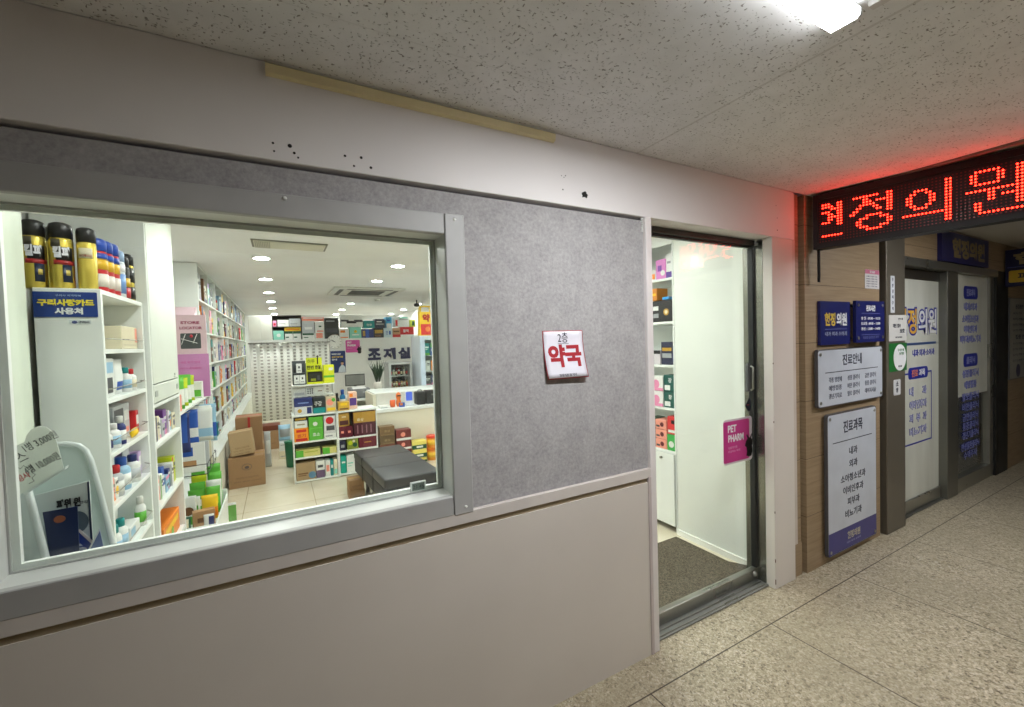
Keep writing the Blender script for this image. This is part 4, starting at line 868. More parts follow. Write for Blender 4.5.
g = G(); g.prism([(-0.622, 0.235, 0.85), (-0.497, 0.235, 0.85), (-0.500, 0.243, 1.128), (-0.614, 0.243, 1.108)], P((206, 212, 210), 0.35), (0, 0.006, 0)); g.build('cover', t)
g = G(); g.text('파워 원', (-0.545, 0.2405, 1.073), P((30, 32, 34), 0.4), h=0.028, w=0.05, bold=0.06); g.text('건강', (-0.513, 0.2405, 1.07), INK2, h=0.008, w=0.02)
g.prism([(-0.530 + 0.026 * math.cos(a), 0.2385, 1.015 + 0.032 * math.sin(a)) for a in [k * PI / 10 for k in range(20)]], P((90, 104, 116), 0.4), (0, -0.0006, 0)); g.prism([(-0.502, 0.2348, 0.86), (-0.497, 0.2348, 0.86), (-0.500, 0.2425, 1.127), (-0.504, 0.2425, 1.126)], P((46, 58, 82), 0.4), (0, -0.0008, 0)); g.build('print', t)
t = thing('brochure', 'blue and white folded leaflet lying slanted in front of the white booklet', 'leaflet', (-0.5, 0.2, 0.85), bg)
g = G(); g.prism([(-0.536, 0.212, 0.90), (-0.520, 0.212, 0.995), (-0.492, 0.212, 0.955), (-0.505, 0.212, 0.86)], P((44, 66, 150), 0.35), (0, 0.003, 0)); g.build('cover', t)
g = G(); g.prism([(-0.522, 0.2112, 1.0), (-0.516, 0.2112, 1.002), (-0.486, 0.2112, 0.955), (-0.492, 0.2112, 0.952)], P((216, 206, 206), 0.4), (0, -0.0008, 0)); g.text('S', (-0.517, 0.2112, 0.945), P((210, 216, 232), 0.4), h=0.03, w=0.02, bold=0.04, ang=0.6); g.build('print', t)
t = thing('brochure', 'narrow grey blue card leaning at the far end of the brochure holder', 'leaflet', (-0.48, 0.19, 0.85), bg)
g = G(); g.prism([(-0.503, 0.195, 0.93), (-0.470, 0.195, 0.998), (-0.464, 0.195, 0.94), (-0.478, 0.195, 0.88)], P((88, 104, 150), 0.35), (0, 0.003, 0)); g.build('cover', t)
g = G(); g.prism([(-0.503, 0.1945, 0.93), (-0.470, 0.1945, 0.998), (-0.469, 0.1945, 0.992), (-0.501, 0.1945, 0.925)], P((206, 210, 214), 0.4), (0, -0.0008, 0)); g.build('print', t)
# digital thermometer on the sill
t = thing('thermometer', 'small white digital thermometer with a grey display on the window sill', 'thermometer', (0.438, 0.128, 0.957))
g = G(); g.box(0.406, 0.466, 0.1162, 0.1212, 0.9515, 0.989, P((238, 240, 238), 0.4), 0.002); g.build('case', t)
g = G(); g.box(0.413, 0.459, 0.1155, 0.1165, 0.957, 0.983, P((110, 124, 114), 0.3)); g.text('21 45', (0.436, 0.1158, 0.970), P((40, 46, 42), 0.4), h=0.015, w=0.04, bold=0.02); g.build('display', t)
# ------------------------------------------------------------------ tall cabinet behind the display shelf
t = thing('tall_cabinet', 'tall white cabinet with an upper door, one drawer and open shelves behind the display shelf', 'cabinet', (-0.76, 1.63, 0.0))
bar('end_panel', -0.96, -0.56, 1.302, 1.32, 0.0, 2.325, SHELFM, t, 0.002); bar('end_panel', -0.96, -0.56, 1.93, 1.948, 0.0, 2.325, SHELFM, t, 0.002); bar('back_panel', -0.97, -0.955, 1.32, 1.93, 0.0, 2.325, SHELFM, t, 0)
for z in (1.02, 0.70, 0.40, 0.10, 1.23): bar('shelf_board', -0.955, -0.562, 1.32, 1.93, z - 0.018, z, SHELFM, t, 0.001)
dr = bar('door', -0.576, -0.558, 1.322, 1.928, 1.335, 2.32, P((226, 232, 222), 0.35, var=0.02), t, 0.002); g = G(); g.text('문의', (-0.5578, 1.82, 1.36), P((120, 126, 120), 0.5), 'E', h=0.012, w=0.03); g.rrect((-0.5578, 1.82, 1.345), 0.04, 0.008, 0.002, P((170, 176, 170), 0.5), 'E', 0.0006); g.build('door_label', dr)
dr = bar('drawer', -0.576, -0.558, 1.322, 1.928, 1.238, 1.328, P((222, 228, 220), 0.35, var=0.02), t, 0.002)
for y in (1.36, 1.88): g = G(); g.rrect((-0.5578, y, 1.283), 0.05, 0.03, 0.004, P((176, 182, 176), 0.4), 'E', 0.003); g.build('label_holder', dr)
bar('cabinet_body', -0.955, -0.58, 1.32, 1.93, 1.335, 2.32, SHELFM, t, 0)
gp = 'goods on the open shelves of the tall cabinet'
cs = ['white', 'lilac', 'cream', 'white', 'silver', 'purple', 'white', 'pale blue', 'cream']; y = 1.335
for k, c in enumerate(cs):
    wd = 0.05 + 0.012 * (k % 3); carton('%s carton, %s from the window, upper open shelf of the tall cabinet' % (c, ORD[k]), -0.70, -0.585 - 0.006 * (k % 2), y, y + wd, 1.02, 1.12 + 0.015 * ((k * 7) % 4), c, rand_art(RND, c), 'E', gp); y += wd + 0.004
cs = ['pale blue', 'salmon', 'white', 'royal blue', 'pale blue', 'navy blue', 'white', 'lime']; y = 1.335
for k, c in enumerate(cs):
    wd = 0.05 + 0.014 * ((k + 1) % 3); carton('%s carton, %s from the window, middle open shelf of the tall cabinet' % (c, ORD[k]), -0.72, -0.585 - 0.005 * (k % 2), y, y + wd, 0.70, 0.79 + 0.022 * ((k * 5) % 4), c, rand_art(RND, c), 'E', gp); y += wd + 0.004
carton('flat grey carton lying on the white boxes, middle open shelf of the tall cabinet', -0.72, -0.60, 1.72, 1.80, 0.885, 0.915, 'dark grey', (), 'E', gp) if False else None
carton('large orange carton with a green mark on the lowest shelf of the tall cabinet', -0.80, -0.585, 1.50, 1.90, 0.40, 0.53, 'orange', (('r', 'yellow', 0.1, 0.9, 0.55, 0.8), ('c', 'bright green', 0.5, 0.35, 0.22), ('r', 'white', 0.05, 0.45, 0.05, 0.2)), 'E', gp)
pouch('white and red packet leaning in front of the orange carton', 1.0, 1.16, 1.42, 0.40, 0.47, 0.03, 'white', ('red', 0.2, 0.6, 0.1, 0.7), 'E', gp).location = (-0.60, 1.41, 0.4025)
# ------------------------------------------------------------------ hook rack, pink stand and hanging packs past the tall cabinet
t = shelf_unit('hook_rack', 'low white product rack with hooks between the tall cabinet and wall shelving', -0.96, -0.68, 1.99, 3.45, 1.10, (1.10, 0.32), ())
bar('top_board', -0.96, -0.565, 1.985, 3.455, 1.085, 1.102, SHELFM, t, 0.001)
for k in range(6):
    g = G(); y = 2.2 + k * 0.2; g.box(-0.951, -0.949, y, y + 0.01, 1.05, 1.083, STEEL)
    g.tube([(-0.95, y + 0.005, 1.075), (-0.56, y + 0.005, 1.075), (-0.55, y + 0.005, 1.082)], 0.003, STEEL, 6); g.build('hook', t)
s = thing('store_stand', 'pink cardboard store locator stand with a map picture on the product rack', 'display stand', (-0.63, 3.05, 1.1))
PINK = P((226, 196, 206), 0.45); PINK2 = P((198, 132, 186), 0.45)
g = G(); g.box(-0.765, -0.535, 3.04, 3.06, 1.103, 1.80, PINK, 0.002); g.prism([(-0.765, 3.04, 1.80), (-0.765, 3.2, 1.88), (-0.765, 3.2, 1.80)], PINK, (0.15, 0, 0)); g.build('board', s)
g = G(); g.box(-0.765, -0.525, 3.032, 3.0395, 1.103, 1.47, PINK2, 0.002); g.text('매장 찾기 안내', (-0.655, 3.0315, 1.40), MAG, h=0.02, w=0.13); g.text('가까운 약국을 찾아보세요', (-0.655, 3.0315, 1.35), MAG, h=0.016, w=0.15); g.build('front_pocket', s)
g = G(); g.text('STORE', (-0.645, 3.0395, 1.735), P((150, 44, 84), 0.4), h=0.024, w=0.13, bold=0.04); g.text('LOCATOR', (-0.64, 3.0395, 1.69), P((150, 44, 84), 0.4), h=0.024, w=0.155, bold=0.04); g.build('lettering', s)
g = G(); g.rrect((-0.645, 3.0395, 1.58), 0.14, 0.13, 0.008, P((72, 76, 78), 0.4), 'S', 0.001); MAPW = P((222, 222, 222), 0.4)
for a, b in (((-0.71, 1.60), (-0.60, 1.56)), ((-0.68, 1.64), (-0.71, 1.55)), ((-0.60, 1.64), (-0.63, 1.56))): g.tube([(a[0], 3.038, a[1]), (b[0], 3.038, b[1])], 0.003, MAPW, 5)
g.lathe((-0.64, 3.0375, 1.605), [(0.002, 0), (0.012, 0.014), (0.008, 0.026), (0.002, 0.03)], P((190, 40, 60), 0.4), 12); g.build('map_print', s)
s = thing('sample_box', 'white and red sample box standing beside the pink stand', 'box', (-0.84, 2.9, 1.1))
g = G(); g.box(-0.88, -0.775, 2.98, 3.1, 1.103, 1.80, P((222, 206, 212), 0.4), 0.003); g.box(-0.881, -0.774, 2.979, 2.981, 1.74, 1.775, P((176, 44, 56), 0.4)); g.build('body', s)
g = G(); g.prism([(-0.88, 2.98, 1.80), (-0.775, 2.98, 1.80), (-0.76, 2.95, 1.85), (-0.89, 2.95, 1.85)], P((226, 214, 220), 0.4), (0, 0.006, 0)); g.build('open_flap', s)
gp = 'snack packs and cartons on top of the product rack'
for k in range(4): pouch('green and white snack pouch, %s from the window on the product rack' % ORD[k], -0.705 - 0.012 * k, -0.575 - 0.008 * k, 2.2 + k * 0.19, 1.102, 1.32 - 0.015 * (k % 2), 0.08, 'bright green' if k % 2 == 0 else 'lime', ('white', 0.1, 0.55, 0.1, 0.9), 'S', gp)
carton('pink carton at the window end of the product rack top', -0.64, -0.575, 2.02, 2.10, 1.102, 1.21, 'salmon', (('r', 'white', 0.2, 0.8, 0.4, 0.7),), 'S', gp)
carton('white carton with a green picture beside the snack pouches on the product rack', -0.66, -0.57, 2.93, 3.0, 1.102, 1.24, 'white', (('r', 'bright green', 0.1, 0.9, 0.1, 0.5),), 'S', gp)
carton('white carton with a blue panel at the back of the product rack top', -0.66, -0.575, 3.2, 3.42, 1.102, 1.25, 'white', (('r', 'navy blue', 0.1, 0.5, 0.3, 0.8),), 'S', gp)
gp = 'packs hanging from the hooks of the product rack'
def hang(label, y, x0, x1, z0, z1, c, art, d=0.02):
    o = pouch(label, x0, x1, y, z0, z1, d, c, art, 'S', gp, name='hanging_pack'); return o
hang('navy blue hanging pack with pale print, front hook of the product rack', 2.205, -0.665, -0.555, 0.80, 1.07, 'navy blue', ('royal blue', 0.2, 0.9, 0.45, 0.8))
hang('royal blue hanging pack, second hook of the product rack', 2.405, -0.655, -0.535, 0.80, 1.07, 'royal blue', ('white', 0.15, 0.5, 0.1, 0.9))
hang('white hanging pack with a light blue stripe, third hook of the product rack', 2.605, -0.64, -0.47, 0.80, 1.055, 'white', ('pale blue', 0.1, 0.35, 0.0, 1.0))
hang('white hanging pack with a beige picture, fourth hook of the product rack', 2.805, -0.66, -0.50, 0.79, 1.05, 'white', ('cream', 0.4, 0.8, 0.2, 0.9))
hang('sky blue hanging pack, fifth hook of the product rack', 3.005, -0.66, -0.49, 0.72, 1.04, 'pale blue', ('royal blue', 0.1, 0.45, 0.0, 1.0))
gp = 'leaflets and packs on the lower wire holder'
t = thing('wire_holder', 'small dark wire holder under the hanging packs', 'holder', (-0.58, 2.4, 0.62))
g = G()
for z in (0.63, 0.70): g.tube([(-0.68, 2.22, z), (-0.47, 2.22, z), (-0.47, 2.68, z), (-0.68, 2.68, z)], 0.003, BLACKM, 6)
for y in (2.22, 2.37, 2.52, 2.68): g.tube([(-0.68, y, 0.63), (-0.47, y, 0.63), (-0.47, y, 0.70)], 0.003, BLACKM, 6)
g.build('wire_frame', t)
carton('white magazine with a blue and tan cover in the wire holder', -0.665, -0.49, 2.30, 2.31, 0.634, 0.845, 'white', (('r', 'royal blue', 0.1, 0.6, 0.55, 0.85), ('r', 'kraft', 0.2, 0.7, 0.2, 0.4)), 'S', gp, name='magazine', cat='magazine')
carton('grey magazine behind the white one in the wire holder', -0.665, -0.48, 2.42, 2.43, 0.634, 0.83, 'silver', (('r', 'dark grey', 0.1, 0.5, 0.3, 0.8),), 'S', gp, name='magazine', cat='magazine')
carton('pale magazine third from the window in the wire holder', -0.665, -0.48, 2.54, 2.55, 0.634, 0.81, 'cream', (('r', 'brown', 0.1, 0.5, 0.3, 0.5),), 'S', gp, name='magazine', cat='magazine')
carton('white magazine with a dark back at the far end of the wire holder', -0.665, -0.475, 2.62, 2.63, 0.634, 0.79, 'white', (('r', 'navy blue', 0.5, 0.9, 0.1, 0.9),), 'S', gp, name='magazine', cat='magazine')
# bin of pet snacks on the floor
t = thing('snack_bin', 'white open bin filled with green snack pouches under the hanging packs', 'bin', (-0.58, 2.45, 0.0))
bar('bin_front', -0.675, -0.42, 2.12, 2.13, 0.0, 0.30, SHELFM, t); bar('bin_back', -0.675, -0.42, 2.82, 2.83, 0.0, 0.34, SHELFM, t); bar('bin_side', -0.43, -0.42, 2.13, 2.82, 0.0, 0.30, SHELFM, t); bar('bin_side', -0.675, -0.665, 2.13, 2.82, 0.0, 0.30, SHELFM, t); bar('bin_base', -0.665, -0.43, 2.13, 2.82, 0.02, 0.24, SHELFM, t)
gp = 'pet snack packs heaped in the floor bin'
for k, (x, y, z, h, wd, c, c2, an) in enumerate(((-0.605, 2.78, 0.245, 0.30, 0.09, 'bright green', 'white', -.1), (-0.50, 2.77, 0.245, 0.33, 0.09, 'bright green', 'lime', -.12), (-0.59, 2.70, 0.245, 0.27, 0.10, 'lime', 'bright green', -.1), (-0.485, 2.69, 0.245, 0.28, 0.09, 'bright green', 'white', -.1),
        (-0.59, 2.62, 0.245, 0.235, 0.10, 'bright green', 'white', -.1), (-0.485, 2.61, 0.245, 0.24, 0.10, 'white', 'bright green', -.1), (-0.59, 2.54, 0.245, 0.20, 0.10, 'bright green', 'white', -.1), (-0.482, 2.53, 0.245, 0.21, 0.09, 'bright green', 'lime', -.1), (-0.60, 2.46, 0.245, 0.17, 0.09, 'white', 'bright green', -.1))):
    pouch('%s %s snack pouch, %s from the back of the floor bin heap' % ('small' if k % 2 else 'large', c, ORD[k]), x - wd / 2, x + wd / 2, y, z, z + h, 0.045, c, (c2, 0.3, 0.6, 0.15, 0.85), 'S', gp)
pouch('yellow snack pouch standing at the open side of the floor bin', -0.54, -0.44, 2.40, 0.245, 0.43, 0.05, 'yellow', ('orange', 0.1, 0.5, 0.1, 0.9), 'S', gp)
carton('white carton with a brown dog picture at the front of the floor bin', -0.655, -0.57, 2.36, 2.41, 0.245, 0.44, 'white', (('r', 'bright green', 0.0, 1.0, 0.0, 0.3), ('c', 'brown', 0.5, 0.5, 0.16)), 'S', gp)
carton('kraft pack lying at the front of the floor bin', -0.58, -0.45, 2.26, 2.32, 0.245, 0.36, 'kraft', (('r', 'brown', 0.2, 0.8, 0.3, 0.6),), 'S', gp, rot=0.2)
pouch('dark green round topped snack pouch in the front corner of the floor bin', -0.655, -0.575, 2.19, 0.245, 0.36, 0.05, 'dark green', ('cream', 0.3, 0.8, 0.2, 0.8), 'S', gp)
pouch('white and dark sachet at the outer corner of the floor bin', -0.50, -0.44, 2.17, 0.245, 0.36, 0.03, 'white', ('navy blue', 0.2, 0.8, 0.4, 0.9), 'S', gp)
s = thing('price_tag', 'green and white price tag on a clear stem beside the floor bin', 'price tag', (-0.33, 2.4, 0.0))
g = G(); g.rrect((-0.335, 2.2, 0.335), 0.048, 0.13, 0.006, P((110, 170, 84), 0.4), 'S', 0.002); g.box(-0.359, -0.311, 2.1965, 2.1985, 0.385, 0.402, WH); g.build('tag', s)
g = G(); g.cyl((-0.335, 2.202, 0.012), (-0.335, 2.202, 0.28), 0.004, FRAMEW, 8); g.lathe((-0.335, 2.202, 0.0), [(0.05, 0.0), (0.05, 0.008), (0.01, 0.014)], FRAMEW, 16); g.build('stem', s)
# ------------------------------------------------------------------ long wall shelving
BX0, BX1 = -0.975, -0.645; BY0 = 3.56; BW = 0.66; NB = 10; LV = (0.50, 0.76, 1.07, 1.36, 1.68, 1.995)
wsh = shelf_unit('wall_shelving', 'long tall white shelving full of products along the pharmacy side wall', BX0, BX1, BY0, BY0 + BW * NB, 2.326, (2.326,) + LV, (), div=[BY0 + BW * k for k in range(1, NB)], zb=0.502)
t = thing('base_cabinet', 'long white base cabinet under the tall wall shelving', 'cabinet', (-0.76, 6.8, 0.0))
bar('cabinet_body', -0.975, -0.555, 3.47, BY0 + BW * NB, 0.0, 0.478, P((222, 222, 208), 0.4), t); bar('cabinet_top', -0.975, -0.545, 3.46, BY0 + BW * NB, 0.478, 0.4815, SHELFM, t, 0)
for k in range(NB): bar('door', -0.556, -0.548, 3.5 + k * BW, 3.48 + (k + 1) * BW, 0.06, 0.47, P((226, 226, 214), 0.4), t, 0.001)
gp = 'products in the long wall shelving'
LVN = {0: 'lowest', 1: 'second lowest', 2: 'third', 3: 'fourth', 4: 'fifth', 5: 'topmost'}
FIX = {(0, 5): ['black', 'white', 'silver', 'lime', 'brown', 'cream'], (1, 5): ['teal', 'mint green', 'white', 'white'], (2, 5): ['white', 'red', 'pale blue'], (0, 4): ['navy blue', 'white', 'orange', 'salmon', 'black'], (1, 4): ['salmon', 'pink', 'yellow', 'white'], (2, 4): ['bright green', 'dark green', 'lime'],
       (0, 3): ['white', 'silver'], (0, 2): ['silver', 'white'], (1, 3): ['red', 'brown', 'white', 'orange'], (3, 2): ['navy blue', 'royal blue', 'maroon'], (3, 1): ['yellow', 'maroon', 'royal blue'], (1, 0): ['yellow', 'pale blue', 'teal', 'yellow']}
PAL = ['white', 'cream', 'silver', 'pale blue', 'teal', 'navy blue', 'royal blue', 'dark green', 'bright green', 'yellow', 'orange', 'red', 'maroon', 'pink', 'brown', 'grey', 'gold', 'white', 'dark grey', 'cream']
for b in range(NB):
    for l, z in enumerate(LV):
        top = (LV[l + 1] - 0.02) if l < 5 else 2.306; cap_ = top - z - 0.02
        cols = FIX.get((b, l)) or [RND.choice(PAL) for _ in range(5 if b < 3 else (4 if b < 6 else 3))]
        n = len(cols); y0 = BY0 + b * BW + 0.02; span = BW - 0.04
        if (b, l) in ((0, 3), (0, 2)): y0 += 0.38; span -= 0.38
        for k, c in enumerate(cols):
            wd = span / n * RND.uniform(0.8, 0.97); ya = y0 + span / n * k + 0.004; h = cap_ * RND.uniform(0.62, 0.98)
            if l == 0 and b < 3: h = min(h, 0.2)
            xf = BX1 - RND.uniform(0.004, 0.03)
            lab = '%s %s, %s along the %s shelf, %s bay of the wall shelving' % (c, 'carton' if (k + b + l) % 4 else 'bottle', ORD[k], LVN[l], ORD[b])
            if (k + b + l) % 4 == 0 and h > 0.1:
                r = min(wd * 0.42, 0.05); bottle(lab, xf - r - 0.01, ya + wd / 2, z, r, h * 0.9, c, RND.choice(['white', 'navy blue', 'red', 'yellow', 'dark grey']), RND.choice(['white', 'cream', 'pale blue']) if c != 'white' else 'royal blue', gp)
            else: carton(lab, xf - RND.uniform(0.10, 0.18), xf, ya, ya + wd, z, z + h, c, rand_art(RND, c), 'E', gp)
# ------------------------------------------------------------------ cartons on the floor by the wall shelving
KR = mat_plaster('kraft_cardboard', (164, 129, 94), 0.75, 0.08); KR2 = mat_plaster('pale_cardboard', (180, 154, 118), 0.75, 0.06); TAPE = P((196, 160, 110), 0.25)
def kbox(label, x0, x1, y0, y1, z0, z1, m, rot=None, roll=0.0, logo=None, lines=0, tape=True, grp=None, redtape=False):
    t = thing('cardboard_box', label, 'box', ((x0 + x1) / 2, (y0 + y1) / 2, z0), grp); piv = Vector(((x0 + x1) / 2, (y0 + y1) / 2, z0))
    MX = Matrix.Translation(piv) @ Matrix.Rotation(rot or 0, 4, 'Z') @ Matrix.Rotation(roll, 4, 'Y') @ Matrix.Translation(-piv)
    def fin(g, n): g.transform(MX); return g.build(n, t)
    g = G(); g.box(x0, x1, y0, y1, z0, z1 - 0.004, m, 0.004); fin(g, 'box_body')
    ym = (y0 + y1) / 2
    for ya, yb in ((y0 + 0.001, ym - 0.0015), (ym + 0.0015, y1 - 0.001)): g = G(); g.box(x0 + 0.001, x1 - 0.001, ya, yb, z1 - 0.004, z1, m, 0.001); fin(g, 'top_flap')
    if tape:
        TM = P((180, 40, 40), 0.3) if redtape else TAPE; xm = (x0 + x1) / 2
        g = G(); g.box(x0 + 0.001, x1 - 0.001, ym - 0.022, ym + 0.022, z1, z1 + 0.0008, TM); fin(g, 'tape')
        if redtape: g = G(); g.box(xm - 0.012, xm + 0.012, y0 - 0.001, y0, z1 - 0.14, z1, TM); fin(g, 'front_tape')
    if logo or lines:
        g = G(); LM = P((116, 84, 62), 0.7) if not isinstance(logo, tuple) else P(logo[1], 0.7); xm = (x0 + x1) / 2; zm = (z0 + z1) / 2; hh = z1 - z0
        if logo:
            g.tube([(xm + 0.045 * math.cos(a), y0 - 0.0006, zm + 0.05 * hh / 0.3 + 0.032 * math.sin(a)) for a in [2 * PI * k / 20 for k in range(20)]], 0.0025, P((84, 72, 70), 0.6), 5, True)
            g.prism([(xm + 0.022 * math.cos(a), y0 - 0.0001, zm + 0.045 * hh / 0.3 + 0.016 * math.sin(a)) for a in [2 * PI * k / 12 for k in range(12)]], P((84, 72, 70), 0.6), (0, -0.0008, 0))
        for k in range(lines): g.text(('취급주의 파손주의', '상자 번호 12345', '이쪽을 위로')[k % 3], (xm, y0 - 0.0003, z0 + hh * (0.32 - 0.12 * k)), LM, h=0.014 if k else 0.022, w=(x1 - x0) * (0.6 if k != 1 else 0.75))
        fin(g, 'print')
    return t
gp = 'cardboard boxes on the floor by the wall shelving'
kbox('large brown cardboard box with a dark round logo at the foot of the stack', -0.522, -0.183, 4.0, 4.30, 0.0, 0.33, KR, 0.02, 0, True, 2, True, gp)
kbox('pale cardboard box tilted on top of the brown logo box', -0.488, -0.270, 4.03, 4.20, 0.348, 0.605, KR2, -0.02, -0.10, None, 3, True, gp)
kbox('tall cardboard box with red tape standing behind the tilted box', -0.475, -0.205, 4.42, 4.72, 0.0, 0.70, KR, 0.03, 0, None, 1, True, gp, True)
kbox('brown cardboard box on the floor far back under the patterned curtain', -0.245, -0.04, 5.82, 6.15, 0.0, 0.27, KR, 0.0, 0, None, 1, True, gp)
kbox('flat reddish box on top of the far cardboard box under the curtain', -0.29, -0.02, 5.86, 6.15, 0.275, 0.345, mat_plaster('red_brown_cardboard', (122, 66, 48), 0.7), 0, 0, None, 0, False, gp)
pouch('tall crumpled silver bag standing beside the tall red taped box', -0.20, -0.13, 4.78, 0.0, 0.45, 0.06, 'silver', ('white', 0.3, 0.7, 0.2, 0.8))
carton('white flat carton on the floor beside the first product stand', -0.045, 0.11, 5.1, 5.5, 0.0, 0.1, 'cream', (('r', 'grey', 0.1, 0.9, 0.3, 0.4),), 'S')
carton('low white carton on top of the flat carton beside the first product stand', -0.04, 0.10, 5.12, 5.48, 0.1025, 0.21, 'white', (('r', 'grey', 0.1, 0.9, 0.7, 0.8),), 'S')
pouch('pale blue wrapped bundle on top of the white cartons beside the first product stand', -0.045, 0.105, 5.3, 0.212, 0.43, 0.14, 'pale blue', ('grey', 0.2, 0.7, 0.1, 0.9), name='wrapped_bundle', cat='bundle')
g = G(); g.lathe((0.095, 4.62, 0.0), [(0.05, 0), (0.062, 0.005), (0.075, 0.30), (0.08, 0.31), (0.08, 0.325), (0.06, 0.33)], P((24, 120, 84), 0.4), 20); o = g.build('waste_bin', label='small green waste bin on the floor behind the first product stand', cat='bin')
# ------------------------------------------------------------------ curtain, partition and what stands on it
PY = 7.42
slab('wall_partition', 0.86, 2.98, PY, PY + 0.5, 0.0, 1.645, INW)
slab('trim_curtain_beam', -0.45, 0.86, PY, PY + 0.5, 1.605, 1.645, INW)
def mat_curtain():
    t = NT('curtain_with_dot_rows'); p = t.pos(); sx = t.n('ShaderNodeSeparateXYZ', {0: p})
    fz = t.math('FRACT', t.math('MULTIPLY', sx.outputs[2], 17.0)); fx = t.math('FRACT', t.math('MULTIPLY', sx.outputs[0], 9.5))
    m = t.math('MULTIPLY', t.math('GREATER_THAN', fz, 0.5), t.math('LESS_THAN', t.math('ABSOLUTE', t.math('SUBTRACT', fx, 0.5)), 0.2))
    c = t.mixc(t.math('MULTIPLY', m, 0.8), rgb((238, 238, 232)), rgb((150, 148, 140))); return t.principled(c, 0.85, 0, 0.1)
t = thing('curtain', 'long pale curtain with vertical rows of small grey dashes closing the dispensary doorway', 'curtain', (0.2, 7.36, 0.2))
g = G(); V = []; n = 160
for k in range(n + 1):
    x = -0.44 + 1.29 * k / n; yy = 7.362 + 0.0035 * math.sin(x * 2 * PI * 9.5) + 0.003 * math.sin(x * 37)
    V.append([g.bm.verts.new((x, yy + d, z)) for d in (0, 0.004) for z in (0.2, 0.9, 1.575)])
CM = mat_curtain()
for k in range(n):
    a, b = V[k], V[k + 1]
    for q in (0, 3):
        for r in (0, 1): g.face([a[q + r], b[q + r], b[q + r + 1], a[q + r + 1]], CM, True)
    g.face([a[0], b[0], b[3], a[3]], CM); g.face([a[2], b[2], b[5], a[5]], CM)
g.face([V[0][0], V[0][1], V[0][2], V[0][5], V[0][4], V[0][3]], CM); g.face([V[n][0], V[n][1], V[n][2], V[n][5], V[n][4], V[n][3]], CM); g.build('fabric', t)
g = G(); g.cyl((-0.46, 7.352, 1.588), (0.87, 7.352, 1.588), 0.011, STEEL, 12); g.build('rod', t)
for k in range(16):
    g = G(); x = -0.42 + k * 0.083; g.tube([(x, 7.352 + 0.016 * math.cos(a), 1.586 + 0.016 * math.sin(a)) for a in [2 * PI * q / 10 for q in range(10)]], 0.003, P((120, 116, 108), 0.4), 5, True); g.build('ring', t)
gp = 'product boxes along the top of the dispensary partition'; ZB = 1.645
def pb(label, x0, x1, z0, z1, c, art=(), y0=7.43, d=0.22, name='carton'): return carton(label, x0, x1, y0, y0 + d, z0, z1, c, art, 'S', gp, name)
t = thing('wall_cupboard', 'plain white two door cupboard above the curtain beside the wall shelving', 'cupboard', (-0.265, 7.55, ZB))
bar('cupboard_body', -0.445, -0.085, 7.44, 7.85, ZB, 2.08, SHELFM, t)
for xa, xb in ((-0.443, -0.267), (-0.263, -0.087)): bar('door', xa, xb, 7.425, 7.439, ZB + 0.004, 2.076, P((222, 222, 212), 0.4), t, 0.002)
t = thing('box_shelf', 'dark two level shelf frame holding pale boxes above the curtain', 'shelf', (0.16, 7.6, ZB))
DKS = P((70, 66, 60), 0.5)
for x in (-0.08, 0.39): bar('side_panel', x, x + 0.012, 7.44, 7.8, ZB, 2.08, DKS, t, 0)
bar('top_panel', -0.08, 0.402, 7.44, 7.8, 2.0805, 2.092, DKS, t, 0); bar('middle_shelf', -0.068, 0.39, 7.44, 7.8, 1.875, 1.885, DKS, t, 0); bar('back_panel', -0.08, 0.402, 7.79, 7.8, ZB, 2.08, DKS, t, 0)
pb('mint carton at the curtain end of the dark box shelf', -0.066, 0.104, ZB, 1.81, 'mint green', (('c', 'white', 0.5, 0.5, 0.2),), 7.45)
for k, x in enumerate((0.12, 0.255)): pb('white carton with green stripes, %s on the dark box shelf floor' % ORD[k], x, x + 0.128, ZB, 1.798, 'white', (('r', 'dark green', 0.0, 1.0, 0.7, 1.0), ('r', 'dark green', 0.1, 0.5, 0.2, 0.35)), 7.45)
pb('white carton with green stripes just outside the dark box shelf', 0.41, 0.60, ZB, 1.755, 'white', (('r', 'dark green', 0.0, 1.0, 0.7, 1.0), ('r', 'dark green', 0.1, 0.5, 0.2, 0.35)))
pb('long yellow carton lying over the green striped cartons in the dark box shelf', 0.115, 0.385, 1.80, 1.872, 'yellow', (('r', 'orange', 0.1, 0.9, 0.3, 0.6),), 7.452)
pb('small pink carton on the middle board of the dark box shelf', -0.066, -0.01, 1.885, 1.99, 'pink', (('r', 'red', 0.2, 0.8, 0.2, 0.6),), 7.45)
pb('white carton on the middle board of the dark box shelf', 0.01, 0.19, 1.885, 2.005, 'white', (('r', 'grey', 0.1, 0.7, 0.4, 0.5),), 7.45)
pb('pale grey carton on the middle board of the dark box shelf', 0.20, 0.385, 1.885, 2.03, 'silver', (('r', 'grey', 0.1, 0.7, 0.3, 0.4),), 7.45)
pb('large pale grey carton on top of the green striped carton', 0.41, 0.615, 1.757, 1.985, 'silver', (('r', 'white', 0.2, 0.8, 0.3, 0.5),))
pb('white and salmon carton standing beside the large black box on the partition', 0.625, 0.785, ZB, 1.965, 'white', (('r', 'salmon', 0.1, 0.8, 0.05, 0.35), ('r', 'salmon', 0.2, 0.9, 0.42, 0.5), ('r', 'dark green', 0.4, 0.7, 0.7, 0.78)))
pb('long salmon banner box lying on top of the pale cartons on the partition', 0.41, 0.785, 1.987, 2.057, 'salmon', (('r', 'white', 0.05, 0.95, 0.6, 0.9),), 7.435)
